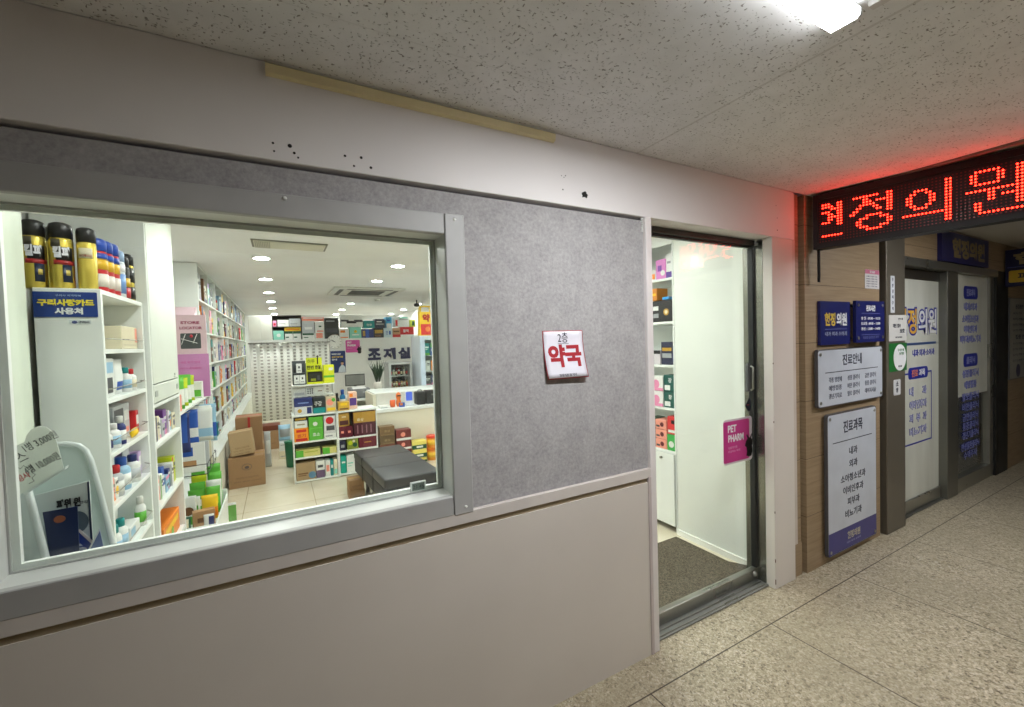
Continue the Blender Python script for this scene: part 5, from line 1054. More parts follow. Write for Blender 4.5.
pb('large black poster box on the partition above the clock', 0.797, 1.045, ZB, 2.04, (52, 54, 52), (('r', 'grey', 0.1, 0.7, 0.82, 0.88), ('r', 'dark grey', 0.1, 0.9, 0.3, 0.5), ('r', 'brown', 0.5, 0.9, 0.05, 0.2)))
pb('white and orange carton in the lower row on the partition', 1.05, 1.225, ZB, 1.828, 'white', (('r', 'orange', 0.1, 0.6, 0.6, 0.85), ('r', 'orange', 0.1, 0.9, 0.05, 0.15)))
pb('pale mint carton with a yellow mark, lower row on the partition', 1.24, 1.456, ZB, 1.862, 'mint green', (('c', 'yellow', 0.5, 0.6, 0.13), ('r', 'white', 0.2, 0.8, 0.25, 0.35)))
pb('white poster box with black wavy lines, upper row on the partition', 1.09, 1.49, 1.864, 2.10, 'white', (('r', 'dark grey', 0.0, 0.35, 0.45, 0.6), ('r', 'black', 0.25, 0.7, 0.3, 0.5), ('r', 'dark grey', 0.6, 1.0, 0.4, 0.6)))
pb('navy carton with a bright cross band, lower row on the partition', 1.474, 1.693, ZB, 1.82, 'navy blue', (('r', 'royal blue', 0.3, 0.6, 0.0, 1.0), ('r', 'gold', 0.05, 0.25, 0.2, 0.8)))
pb('black and gold carton, lower row on the partition', 1.697, 1.888, ZB, 1.837, 'black', (('r', 'gold', 0.1, 0.9, 0.45, 0.8), ('r', 'brown', 0.1, 0.7, 0.1, 0.3)))
pb('teal carton with white lettering, upper row on the partition', 1.509, 1.715, 1.839, 1.985, 'teal', (('t', '건강', 'white', 0.5, 0.45, 0.5, 0.3),))
pb('dark blue grey carton, upper row on the partition', 1.722, 1.917, 1.839, 2.018, (48, 54, 74), (('r', 'grey', 0.1, 0.9, 0.35, 0.5), ('r', 'white', 0.2, 0.7, 0.65, 0.75)))
pb('white carton with blue handwriting, lower row on the partition', 1.894, 2.066, ZB, 1.835, (206, 224, 230), (('t', '간', 'royal blue', 0.35, 0.5, 0.3, 0.4), ('r', 'royal blue', 0.6, 0.8, 0.3, 0.7)))
pb('sky blue carton, upper row on the partition', 1.94, 2.062, 1.84, 2.058, (60, 160, 206), (('r', 'white', 0.1, 0.9, 0.0, 0.4), ('r', 'royal blue', 0.2, 0.7, 0.6, 0.75)))
pb('tan and red carton, lower row on the partition', 2.07, 2.222, ZB, 1.833, (196, 150, 110), (('r', 'red', 0.0, 1.0, 0.0, 0.3), ('r', 'brown', 0.1, 0.9, 0.55, 0.7)))
pb('red pack with white lettering, lower row on the partition', 2.228, 2.51, ZB, 1.851, 'red', (('t', '활력', 'white', 0.4, 0.62, 0.4, 0.3), ('r', 'white', 0.0, 1.0, 0.0, 0.25)))
pb('white carton with a red figure, upper row on the partition', 2.118, 2.417, 1.854, 2.058, 'white', (('r', 'red', 0.05, 0.2, 0.1, 0.7), ('r', 'grey', 0.3, 0.9, 0.7, 0.78), ('r', 'mint green', 0.3, 0.9, 0.85, 1.0)))
pb('yellow green carton, upper row at the fridge end of the partition', 2.426, 2.553, 1.854, 2.0, (186, 196, 60), (('r', 'dark green', 0.4, 0.8, 0.2, 0.8),))
t = thing('wall_clock', 'round white wall clock on the dispensary partition', 'clock', (0.955, 7.4, 1.44))
def disc_y(g, x, y0, y1, z, r, m, n=36): g.prism([(x + r * math.cos(2 * PI * k / n), y0, z + r * math.sin(2 * PI * k / n)) for k in range(n)], m, (0, y1 - y0, 0))
g = G(); disc_y(g, 0.955, 7.385, 7.42, 1.582, 0.137, P((206, 206, 200), 0.4)); g.build('case', t)
g = G(); disc_y(g, 0.955, 7.382, 7.386, 1.582, 0.126, P((240, 240, 236), 0.4))
for k in range(12): a = k * PI / 6; g.box(-0.004, 0.004, 7.380, 7.382, 0.10, 0.118, INK2); g.transform(Matrix.Translation((0.955, 0, 1.582)) @ Matrix.Rotation(a, 4, 'Y'), list(g.bm.verts)[-8:])
g.build('face', t)
for a, ln, wd, nm in ((-0.95, 0.07, 0.009, 'hour_hand'), (-1.2, 0.10, 0.006, 'minute_hand')):
    g = G(); g.box(-wd / 2, wd / 2, 7.378, 7.380, -0.015, ln, INK2); g.transform(Matrix.Translation((0.955, 0, 1.582)) @ Matrix.Rotation(a, 4, 'Y')); g.build(nm, t)
s = thing('wall_sticker', 'pink pet pharmacy sign with a black rabbit on the dispensary partition', 'sign', (1.29, 7.4, 1.365))
g = G(); g.rrect((1.285, 7.4195, 1.487), 0.265, 0.242, 0.02, P((206, 80, 160), 0.4), 'S', 0.006); g.build('board', s)
g = G(); g.text('PET', (1.225, 7.413, 1.56), WH, h=0.035, w=0.08, bold=0.03); g.text('PHARM', (1.26, 7.413, 1.505), WH, h=0.04, w=0.15, bold=0.03); g.text('동물의약품', (1.23, 7.413, 1.45), P((226, 170, 206), 0.4), h=0.016, w=0.09); g.build('lettering', s)
g = G(); g.prism([(1.40 + a * 1.4, 7.412, 1.41 + b * 1.1) for a, b in rb], BLACKM, (0, -0.001, 0)); g.build('rabbit', s)
s = thing('poster', 'navy poster with yellow and white lines and a person in white on the partition', 'poster', (0.976, 7.41, 0.983))
g = G(); g.box(0.872, 1.14, 7.413, 7.4203, 0.985, 1.405, P((30, 52, 110), 0.35)); g.build('sheet', s)
g = G()
for st, z, m, ww in (('비타민 상담', 1.345, WH, .16), ('건강기능식품', 1.29, P((226, 190, 60), 0.4), .2), ('안내', 1.24, WH, .09)): g.text(st, (0.88 + 0.015 + ww / 2, 7.4125, z), m, h=0.034, w=ww, bold=0.04)
g.prism([(1.0, 7.4125, 0.99), (1.135, 7.4125, 0.99), (1.13, 7.4125, 1.09), (1.095, 7.4125, 1.13), (1.06, 7.4125, 1.13), (1.02, 7.4125, 1.08)], P((206, 216, 226), 0.4), (0, -0.001, 0)); g.prism([(1.077 + 0.026 * math.cos(k * PI / 8), 7.4125, 1.165 + 0.034 * math.sin(k * PI / 8)) for k in range(16)], P((206, 160, 130), 0.5), (0, -0.001, 0)); g.prism([(1.077 + 0.03 * math.cos(k * PI / 8), 7.4118, 1.182 + 0.026 * math.sin(k * PI / 8)) for k in range(9)], P((40, 30, 28), 0.5), (0, -0.001, 0)); g.build('print', s)
s = thing('wall_lettering', 'large navy raised lettering on the white dispensary partition', 'sign', (1.98, 7.4, 1.2)); NL = P((38, 42, 84), 0.4)
for st, x in (('조', 1.685), ('제', 1.985), ('실', 2.285)): g = G(); g.text(st, (x, 7.412, 1.315), NL, h=0.235, w=0.25, bold=0.05, t=0.014); g.box(x - 0.01, x + 0.01, 7.412, 7.4195, 1.31, 1.33, NL) if False else None; g.build('raised_letter', s)
# ------------------------------------------------------------------ service counter, fridge, display cabinet, desk things
t = thing('service_counter', 'white service counter with a low front ledge across the back of the shop', 'counter', (1.8, 4.3, 0.0))
CF = P((226, 220, 200), 0.4, var=0.02)
bar('front_panel', 1.03, 2.62, 4.0, 4.02, 0.0, 0.655, CF, t); bar('ledge', 1.02, 2.62, 3.985, 4.34, 0.655, 0.695, SHELFM, t); bar('upstand', 1.10, 2.62, 4.32, 4.345, 0.696, 0.862, P((216, 216, 208), 0.4), t); bar('end_panel', 1.03, 1.05, 4.02, 4.34, 0.0, 0.655, CF, t)
bar('counter_body', 1.06, 2.62, 4.35, 4.9, 0.0, 0.845, CF, t); bar('counter_top', 1.08, 2.62, 4.3455, 4.92, 0.846, 0.864, SHELFM, t)
t = thing('back_desk', 'white back desk carrying the printer and plant behind the service counter', 'desk', (1.3, 5.35, 0.0))
bar('desk_top', 0.86, 1.83, 5.02, 5.7, 0.70, 0.725, SHELFM, t)
for x in (0.87, 1.80): bar('desk_side', x, x + 0.02, 5.04, 5.68, 0.0, 0.70, SHELFM, t)
bar('desk_back', 0.89, 1.80, 5.66, 5.68, 0.2, 0.70, SHELFM, t); rs = bar('riser_shelf', 1.24, 1.83, 5.1, 5.7, 0.7255, 0.79, SHELFM, t)
t = thing('printer', 'grey office printer with a paper sheet on top, behind the maroon cartons', 'printer', (1.03, 5.3, 0.725))
g = G(); g.box(0.90, 1.17, 5.1, 5.5, 0.7255, 0.865, P((112, 114, 116), 0.4), 0.008, 2); g.build('body', t)
g = G(); g.box(1.06, 1.14, 5.0985, 5.101, 0.80, 0.83, P((150, 152, 154), 0.4)); g.box(0.93, 1.14, 5.0985, 5.101, 0.745, 0.75, BLACKM); g.build('front_panel', t)
g = G(); g.prism([(0.93, 5.12, 0.866), (1.12, 5.12, 0.866), (1.14, 5.45, 0.874), (0.95, 5.45, 0.876)], P((234, 234, 232), 0.5), (0, 0, 0.003)); g.build('paper', t)
t = thing('monitor', 'grey computer monitor with a dark frame standing above the printer', 'monitor', (1.02, 5.55, 0.725))
g = G(); g.box(0.885, 1.175, 5.56, 5.59, 0.875, 1.055, P((60, 60, 58), 0.4), 0.004); g.build('frame', t)
g = G(); g.box(0.898, 1.162, 5.5585, 5.561, 0.888, 1.042, P((120, 122, 116), 0.3)); g.build('screen', t)
g = G(); g.box(1.01, 1.05, 5.565, 5.585, 0.735, 0.875, BLACKM); g.box(0.94, 1.12, 5.53, 5.63, 0.7255, 0.735, BLACKM, 0.003); g.build('stand', t)
t = thing('vase_plant', 'dark green leafy plant in a white vase on the back desk', 'plant', (1.30, 5.2, 0.79))
g = G(); g.lathe((1.30, 5.2, 0.7905), [(0.04, 0), (0.05, 0.01), (0.058, 0.10), (0.055, 0.155), (0.048, 0.155), (0.04, 0.12)], P((220, 216, 206), 0.4), 20); g.build('vase', t)
g = G(); r2_ = random.Random(3); LEAF = P((34, 62, 36), 0.5, var=0.2)
for k in range(46):
    a = r2_.uniform(0, 2 * PI); ln = r2_.uniform(0.2, 0.36); sp = r2_.uniform(0.02, 0.12); b = Vector((1.30 + 0.02 * math.cos(a), 5.2 + 0.02 * math.sin(a), 0.92)); tip = b + Vector((sp * math.cos(a), sp * math.sin(a) * 0.7, ln)); md = (b + tip) / 2 + Vector((0, 0, 0.04)); wv = Vector((-math.sin(a), math.cos(a), 0)) * 0.012
    q = [g.bm.verts.new(v) for v in (b, md + wv, tip, md - wv)]; q2 = [g.bm.verts.new(v + Vector((0.002 * math.cos(a), 0.002 * math.sin(a), -0.002))) for v in (b, md + wv, tip, md - wv)]
    g.face(q, LEAF, True); g.face(q2[::-1], LEAF, True)
    for i in range(4): g.face([q[i], q[(i + 1) % 4], q2[(i + 1) % 4], q2[i]], LEAF, True)
g.build('leaves', t)
t = thing('display_cabinet', 'steel framed glass display cabinet with rows of small bottles behind the counter', 'cabinet', (1.66, 5.35, 0.79)); DF = P((176, 178, 176), 0.3, 0.2)
for xa, xb, za, zb in ((1.465, 1.50, 0.791, 1.225), (1.79, 1.825, 0.791, 1.225), (1.50, 1.79, 0.791, 0.83), (1.50, 1.79, 1.185, 1.225)): bar('frame_bar', xa, xb, 5.18, 5.55, za, zb, DF, t, 0.003)
bar('back_panel', 1.50, 1.79, 5.53, 5.55, 0.83, 1.185, P((40, 40, 42), 0.5), t, 0); bar('shelf_board', 1.50, 1.79, 5.22, 5.53, 1.0, 1.012, DF, t, 0)
g = G(); g.box(1.50, 1.79, 5.19, 5.195, 0.83, 1.185, GLASS); g.build('glass_front', t)
for k in range(7):
    for lv, z, cc in ((0, 0.831, ('gold', 'brown')), (1, 1.0125, ('dark grey', 'silver'))): bottle('%s small %s bottle on the %s shelf inside the display cabinet' % (ORD[k], cc[k % 2], ('lower', 'upper')[lv]), 1.523 + k * 0.0405, 5.30, z, 0.016, 0.125, cc[k % 2], 'black', 'cream' if k % 3 else 'red', 'bottles inside the display cabinet', name='small_bottle')
t = thing('drinks_fridge', 'tall pale glass door fridge at the end of the service counter', 'fridge', (2.15, 5.2, 0.0)); FW = P((206, 214, 222), 0.35)
for n_, a in (('side_panel', (1.89, 1.92, 4.96, 5.42, 0.0, 1.62)), ('side_panel', (2.41, 2.44, 4.96, 5.42, 0.0, 1.62)), ('top_panel', (1.92, 2.41, 4.96, 5.42, 1.55, 1.62)), ('base_panel', (1.92, 2.41, 4.96, 5.42, 0.0, 0.25)), ('back_panel', (1.92, 2.41, 5.39, 5.42, 0.25, 1.55))): bar(n_, *a, FW, t, 0.003)
for z in (0.58, 0.83, 1.06, 1.3): bar('wire_shelf', 1.92, 2.41, 5.0, 5.39, z, z + 0.01, FW, t, 0)
for xa, xb, za, zb in ((1.893, 1.965, 0.25, 1.6), (2.37, 2.437, 0.25, 1.6)): bar('door_stile', xa, xb, 4.93, 4.958, za, zb, P((186, 200, 214), 0.3), t, 0.003)
g = G(); g.box(1.965, 2.37, 4.94, 4.946, 0.26, 1.59, GLASS); g.build('door_glass', t)
k = 0
for z, cs in ((0.25, ('white', 'pale blue', 'white', 'silver')), (0.592, ('navy blue', 'dark grey', 'royal blue', 'white')), (0.842, ('dark grey', 'navy blue', 'silver', 'white')), (1.072, ('white', 'silver', 'grey', 'pale blue')), (1.312, ('teal', 'royal blue', 'pale blue', 'white'))):
    for q, c in enumerate(cs): carton('%s pack, %s along, %s level inside the fridge' % (c, ORD[q], ORD[k]), 1.98 + q * 0.1, 2.065 + q * 0.1, 5.02, 5.15, z, z + (0.16 if z < 1.3 else 0.19), c, rand_art(RND, c), 'S', 'packs inside the fridge')
    k += 1
t = thing('shopping_bag', 'yellow and red pharmacy shopping bag with handles standing on the fridge', 'bag', (2.03, 5.1, 1.62)); BY = P((238, 200, 30), 0.45); BR = P((206, 44, 36), 0.45)
g = G(); g.prism([(1.918, 5.03, 1.622), (2.158, 5.03, 1.622), (2.143, 5.05, 1.99), (1.933, 5.05, 1.99)], BY, (0, 0.09, 0)); g.build('body', t)
g = G(); g.prism([(1.945, 5.0285, 1.632), (2.156, 5.0285, 1.632), (2.151, 5.039, 1.80), (1.945, 5.039, 1.80)], BR, (0, -0.001, 0)); g.lathe((0, 0, 0), [(0.04, 0), (0.04, 0.001)], P((226, 130, 60), 0.4), 16); g.transform(Matrix.Translation((2.053, 5.03, 1.72)) @ Matrix.Rotation(PI / 2, 4, 'X'), list(g.bm.verts)[-32:]); g.build('red_panel', t)
g = G(); g.text('약', (2.033, 5.035, 1.895), P((176, 30, 24), 0.4), h=0.12, w=0.115, bold=0.05); g.build('lettering', t)
for yy in (5.055, 5.135): g = G(); g.tube([(1.953, yy, 1.985), (1.956, yy, 2.05), (1.973, yy, 2.075), (2.103, yy, 2.075), (2.120, yy, 2.05), (2.123, yy, 1.985)], 0.009, BY, 8); g.build('handle', t)
# ledge of the counter
t = thing('toy_figure', 'small orange figure ornament on the counter ledge', 'ornament', (1.31, 4.12, 0.696)); OR = P((226, 120, 50), 0.4)
g = G(); g.lathe((1.34, 4.12, 0.696), [(0.02, 0.0), (0.03, 0.02), (0.034, 0.06), (0.022, 0.09), (0.03, 0.12), (0.034, 0.145), (0.022, 0.175), (0.004, 0.185)], OR, 18); g.build('body', t)
g = G(); g.box(1.315, 1.365, 4.083, 4.087, 0.83, 0.845, P((60, 44, 40), 0.4)); g.build('face', t)
g = G(); g.lathe((1.262, 4.12, 0.696), [(0.03, 0.0), (0.034, 0.02), (0.034, 0.085), (0.026, 0.09)], P((216, 96, 40), 0.4), 16); g.build('side_pot', t)
carton('low blue and orange pack leaning by the orange figure on the counter ledge', 1.33, 1.40, 4.04, 4.075, 0.6955, 0.75, 'royal blue', (('r', 'orange', 0.1, 0.6, 0.4, 0.9),), 'S')
t = thing('card_reader', 'white desk stand with a bright blue screen on the counter ledge', 'card reader', (1.48, 4.14, 0.696))
g = G(); g.rrect((1.478, 4.12, 0.80), 0.105, 0.165, 0.016, P((226, 230, 236), 0.35), 'S', -0.016); g.box(1.43, 1.53, 4.11, 4.18, 0.6955, 0.72, P((226, 230, 236), 0.35), 0.004); g.build('case', t)
g = G(); g.rrect((1.478, 4.1195, 0.815), 0.082, 0.115, 0.01, emit('blue_screen_glow', (0.13, 0.22, 0.9), 0.9), 'S', 0.001); g.build('screen', t)
t = thing('cash_bag', 'black boxy bag with a silver tag on the counter ledge', 'bag', (1.63, 4.15, 0.696))
g = G(); g.box(1.57, 1.69, 4.08, 4.22, 0.6955, 0.862, P((30, 32, 32), 0.5), 0.012, 2); g.build('body', t)
g = G(); g.tube([(1.60, 4.15, 0.86), (1.61, 4.15, 0.885), (1.65, 4.15, 0.885), (1.66, 4.15, 0.86)], 0.005, BLACKM, 6); g.build('handle', t)
t = thing('cash_bag', 'black boxy bag beside the fridge end of the counter ledge, second of the pair', 'bag', (1.76, 4.15, 0.696))
g = G(); g.box(1.70, 1.835, 4.08, 4.22, 0.6955, 0.87, P((34, 36, 36), 0.5), 0.012, 2); g.build('body', t)
g = G(); g.box(1.77, 1.80, 4.078, 4.0805, 0.81, 0.825, STEEL); g.build('silver_tag', t)
carton('flat white leaflet stack at the open end of the counter ledge', 1.09, 1.22, 4.06, 4.2, 0.6955, 0.725, 'white', (('r', 'grey', 0.1, 0.7, 0.2, 0.5),), 'S')
# stacked drink boxes on the floor in front of the counter
gp = 'boxes stacked on the floor in front of the counter'
for k, (z0, z1, c) in enumerate(((0.0, 0.185, 'brown'), (0.188, 0.285, (122, 70, 52)), (0.288, 0.39, (104, 84, 56)), (0.393, 0.505, (118, 92, 60)))): carton('brown drink box, %s from the floor beside the maroon stack' % ORD[k], 1.03, 1.21, 3.84, 3.97, z0, z1, c, (('r', (150, 126, 90), 0.05, 0.95, 0.08, 0.14), ('t', '홍삼', (160, 136, 96), 0.5, 0.5, 0.4, 0.25)), 'S', gp)
for k, (z0, z1) in enumerate(((0.0, 0.095), (0.098, 0.195), (0.198, 0.308), (0.311, 0.442))): carton('maroon drink box with a white band, %s from the floor beside the brown stack' % ORD[k], 1.228, 1.412, 3.84, 3.97, z0, z1, (110, 40, 38), (('r', 'white', 0.0, 1.0, 0.0, 0.22), ('c', 'salmon', 0.45, 0.55, 0.22)), 'S', gp)
for k, (z0, z1) in enumerate(((0.0, 0.055), (0.058, 0.164), (0.167, 0.273))): carton('yellow and green drink box, %s from the floor beside the orange tubs' % ORD[k], 1.42, 1.604, 3.84, 3.97, z0, z1, (236, 220, 110), (('r', 'dark green', 0.0, 1.0, 0.05, 0.55), ('r', 'white', 0.3, 0.75, 0.2, 0.42)), 'S', gp)
def tub(label, x, y, z, h, lidc, r=0.066):
    t = thing('tub', label, 'tub', (x, y, z), gp); g = G(); g.lathe((x, y, z), [(r * 0.85, 0), (r * 0.9, 0.005), (r, h * 0.8), (r * 0.95, h * 0.82)], P((236, 150, 30), 0.35), 22)
    g.sector((x, y, z), r * 0.955, h * 0.25, h * 0.65, -PI * 0.9, 0.0, P((240, 190, 50), 0.4), 12, 0.006); g.build('tub_body', t); g = G(); g.lathe((x, y, z), [(r * 1.02, h * 0.8), (r * 1.03, h * 0.96), (r * 0.9, h * 0.995)], lidc, 22); g.build('lid', t)
tub('lower orange tub under the red lidded tub in front of the counter', 1.69, 3.9, 0.0, 0.16, P((226, 120, 30), 0.4)); tub('upper orange tub with a red lid in front of the counter', 1.69, 3.9, 0.1605, 0.155, P((220, 60, 34), 0.4))
# ------------------------------------------------------------------ the two product stands
def stand(label, x0, x1, y0, y1, levels, zt):
    t = thing('product_stand', label, 'shelf', ((x0 + x1) / 2, (y0 + y1) / 2, 0.0)); g = G()
    bar('side_panel', x0, x0 + 0.012, y0, y1, 0.0, zt, SHELFM, t, 0.002); bar('side_panel', x1 - 0.012, x1, y0, y1, 0.0, zt, SHELFM, t, 0.002); bar('back_panel', x0 + 0.012, x1 - 0.012, y1 - 0.012, y1, 0.0, zt, P((150, 152, 146), 0.5), t, 0)
    for z in levels: bar('shelf_board', x0 + 0.012, x1 - 0.012, y0, y1 - 0.012, z - 0.018, z, SHELFM, t, 0.001)
    return t
st1 = stand('white product stand with green and orange packs, beside the floor tiles aisle', 0.102, 0.558, 3.8, 4.12, (0.025, 0.282, 0.455, 0.752), 0.752)
bar('upper_post', 0.112, 0.124, 3.98, 4.1, 0.7525, 1.085, SHELFM, st1); bar('upper_post', 0.546, 0.557, 3.98, 4.1, 0.7525, 1.085, SHELFM, st1); bar('upper_shelf', 0.112, 0.557, 3.83, 4.1, 1.068, 1.08, SHELFM, st1); bar('upper_shelf', 0.125, 0.545, 3.90, 4.1, 0.942, 0.952, SHELFM, st1)
st2 = stand('white product stand with gold and maroon packs, beside the service counter', 0.56, 1.0, 3.8, 4.12, (0.03, 0.295, 0.44, 0.752), 0.752)
gp = 'packs on the first product stand'; yb = 3.81
def ps(label, a, c, art=(), y=yb, d=0.12, g_=None, name='carton', cat='box'): return carton(label, a[0], a[1], y, y + d, a[2], a[3], c, art, 'S', g_ or gp, name, cat)
ps('kraft carton with a blue print on the floor board of the first stand', (0.12, 0.314, 0.0255, 0.217), (166, 140, 104), (('r', 'brown', 0.1, 0.6, 0.35, 0.42), ('r', 'brown', 0.1, 0.5, 0.25, 0.3), ('c', (90, 130, 160), 0.82, 0.25, 0.2)), d=0.2)
ps('white and plum carton beside the kraft carton on the first stand', (0.32, 0.408, 0.0255, 0.215), 'white', (('r', (110, 90, 120), 0.0, 1.0, 0.0, 0.45), ('r', 'dark grey', 0.2, 0.8, 0.6, 0.75)))
ps('slim white carton with a red mark on the first stand', (0.415, 0.466, 0.0255, 0.21), 'white', (('r', 'salmon', 0.2, 0.8, 0.3, 0.7),))
ps('slim teal carton on the first stand', (0.47, 0.5, 0.0255, 0.205), 'teal', (('r', 'white', 0.2, 0.8, 0.5, 0.7),))
ps('slim cream carton at the end of the floor board of the first stand', (0.503, 0.543, 0.0255, 0.208), 'cream', (('r', 'mint green', 0.1, 0.9, 0.1, 0.4),))
ps('flat yellow green carton, longer one on the second board of the first stand', (0.125, 0.37, 0.2825, 0.358), (206, 200, 120), (('r', 'bright green', 0.0, 0.3, 0.0, 1.0), ('r', (160, 170, 60), 0.35, 0.9, 0.6, 0.75)))
ps('flat yellow green carton, shorter one on the second board of the first stand', (0.395, 0.542, 0.2825, 0.355), (206, 200, 120), (('r', 'bright green', 0.0, 0.5, 0.0, 1.0),))
ps('orange and red carton on the third board of the first stand', (0.116, 0.258, 0.4555, 0.605), (236, 150, 30), (('r', 'red', 0.15, 0.85, 0.7, 0.9), ('t', '원기', 'red', 0.5, 0.45, 0.6, 0.25), ('r', 'red', 0.1, 0.9, 0.05, 0.25)))
ps('white carton stacked on the orange carton on the first stand', (0.124, 0.25, 0.6075, 0.685), 'white', (('r', (160, 150, 120), 0.2, 0.8, 0.4, 0.6),))
ps('black and gold carton topping the orange carton stack on the first stand', (0.118, 0.252, 0.6875, 0.73), 'black', (('r', 'gold', 0.1, 0.9, 0.2, 0.7),))
ps('bright green pack with white lettering on the third board of the first stand', (0.264, 0.41, 0.4555, 0.715), 'bright green', (('t', '효소', 'white', 0.5, 0.25, 0.5, 0.14), ('c', 'white', 0.45, 0.7, 0.09), ('r', (110, 200, 80), 0.1, 0.9, 0.5, 0.53)))
ps('white carton lying low in front of the red dome pack on the first stand', (0.375, 0.535, 0.4555, 0.52), 'white', (('r', 'grey', 0.1, 0.7, 0.4, 0.6), ('c', 'red', 0.85, 0.5, 0.2)), y=3.802, d=0.05) if False else None
ps('grey and white pack with a red dome picture on the first stand', (0.418, 0.54, 0.4555, 0.715), (206, 206, 206), (('c', 'red', 0.5, 0.78, 0.16), ('r', 'dark grey', 0.2, 0.9, 0.35, 0.55), ('r', 'white', 0.0, 1.0, 0.0, 0.22), ('r', 'grey', 0.1, 0.7, 0.08, 0.14)))
ps('navy carton on top of the first stand', (0.128, 0.31, 0.842, 0.936), 'navy blue', (('r', (120, 140, 190), 0.2, 0.8, 0.35, 0.5),))
ps('white and navy carton under the navy one on top of the first stand', (0.126, 0.308, 0.7525, 0.84), (214, 216, 220), (('r', 'navy blue', 0.7, 0.95, 0.1, 0.9), ('c', 'gold', 0.3, 0.5, 0.25)))
ps('black and teal carton in the middle on top of the first stand', (0.315, 0.443, 0.7525, 0.934), (40, 46, 48), (('t', '구강', 'white', 0.4, 0.6, 0.6, 0.3), ('r', 'teal', 0.0, 1.0, 0.0, 0.35)))
ps('multicoloured carton with a fruit picture on top of the first stand', (0.448, 0.556, 0.7525, 0.924), (206, 190, 160), (('c', 'salmon', 0.4, 0.65, 0.22), ('c', 'bright green', 0.75, 0.8, 0.12), ('r', 'yellow', 0.1, 0.9, 0.1, 0.3)))
ps('white carton tilted on the middle board above the navy carton', (0.126, 0.25, 0.9525, 1.04), 'white', (('r', 'silver', 0.1, 0.9, 0.1, 0.4),), y=3.91)
ps('white carton with black dots and a pen drawing above the teal carton', (0.254, 0.443, 0.9525, 1.045), 'white', tuple(('c', 'dark grey', 0.12 + 0.12 * i, 0.25 + 0.25 * j, 0.09) for i in range(3) for j in range(3)) + (('r', 'brown', 0.65, 0.9, 0.4, 0.5),), y=3.91)
t = thing('test_rack', 'dark grey rack holding small white boxes, top of the first stand', 'rack', (0.195, 3.95, 1.08), gp); RK = P((82, 88, 90), 0.4)
bar('rack_back', 0.128, 0.264, 3.97, 3.98, 1.0815, 1.345, RK, t, 0.002); bar('rack_side', 0.128, 0.136, 3.86, 3.97, 1.0815, 1.32, RK, t, 0.001); bar('rack_side', 0.256, 0.264, 3.86, 3.97, 1.0815, 1.32, RK, t, 0.001); bar('rack_shelf', 0.136, 0.256, 3.86, 3.97, 1.205, 1.212, RK, t, 0); bar('rack_base', 0.136, 0.256, 3.86, 3.97, 1.0815, 1.09, RK, t, 0)
for k, a in enumerate(((0.14, 0.194, 1.0905, 1.19), (0.198, 0.252, 1.0905, 1.19), (0.168, 0.222, 1.2125, 1.315))): carton('small white test box with a grey mark, %s in the dark rack' % ('bottom window end', 'bottom curtain side', 'upper')[k], a[0], a[1], 3.865, 3.95, a[2], a[3], 'white', (('r', 'dark grey', 0.35, 0.65, 0.5, 0.75), ('r', 'grey', 0.2, 0.8, 0.2, 0.3)), 'S', gp)
t = thing('display_box', 'lime yellow cardboard display with black lettering and an arrow, on the first stand', 'display stand', (0.355, 3.95, 1.08), gp); LY = P((206, 214, 30), 0.45)
bar('board', 0.27, 0.436, 3.95, 3.956, 1.0815, 1.375, LY, t, 0); bar('tray_side', 0.27, 0.274, 3.85, 3.95, 1.0815, 1.23, LY, t, 0); bar('tray_side', 0.432, 0.436, 3.85, 3.95, 1.0815, 1.23, LY, t, 0); bar('tray_front', 0.27, 0.436, 3.846, 3.85, 1.0815, 1.105, LY, t, 0); bar('tray_top', 0.274, 0.432, 3.85, 3.95, 1.222, 1.23, LY, t, 0)
g = G(); g.text('하루', (0.322, 3.9495, 1.335), P((130, 140, 30), 0.4), h=0.05, w=0.08, bold=0.03); g.text('한번', (0.313, 3.9495, 1.265), BLK, h=0.045, w=0.07, bold=0.04); g.text('한알', (0.392, 3.9495, 1.265), BLK, h=0.045, w=0.06, bold=0.04); g.build('lettering', t)
g = G(); g.prism([(0.385, 3.949, 1.30), (0.397, 3.949, 1.30), (0.397, 3.949, 1.385), (0.412, 3.949, 1.375), (0.391, 3.949, 1.405), (0.370, 3.949, 1.375), (0.385, 3.949, 1.385)], BLK, (0, -0.003, 0)); g.build('arrow', t)
carton('black carton inside the lime yellow display tray', 0.28, 0.426, 3.86, 3.94, 1.0825, 1.215, (34, 36, 22), (('r', (150, 160, 40), 0.2, 0.55, 0.25, 0.45), ('r', 'dark grey', 0.65, 0.85, 0.3, 0.7)), 'S', gp)
ps('lime yellow carton with a green stripe beside the lime display', (0.442, 0.554, 1.0815, 1.288), (214, 220, 40), (('r', 'bright green', 0.0, 1.0, 0.3, 0.42), ('r', 'white', 0.5, 0.9, 0.7, 0.85)), y=3.86)
gp2 = 'packs on the second product stand'
def p2(label, a, c, art=(), y=yb, d=0.12): return ps(label, a, c, art, y, d, gp2)
p2('turquoise carton on the floor board of the second stand', (0.578, 0.64, 0.0305, 0.226), (20, 160, 140), (('r', 'white', 0.2, 0.8, 0.6, 0.7),)); p2('white carton with green lines on the floor board of the second stand', (0.645, 0.73, 0.0305, 0.23), 'white', (('r', 'mint green', 0.1, 0.8, 0.5, 0.58), ('r', 'mint green', 0.1, 0.6, 0.35, 0.4)))
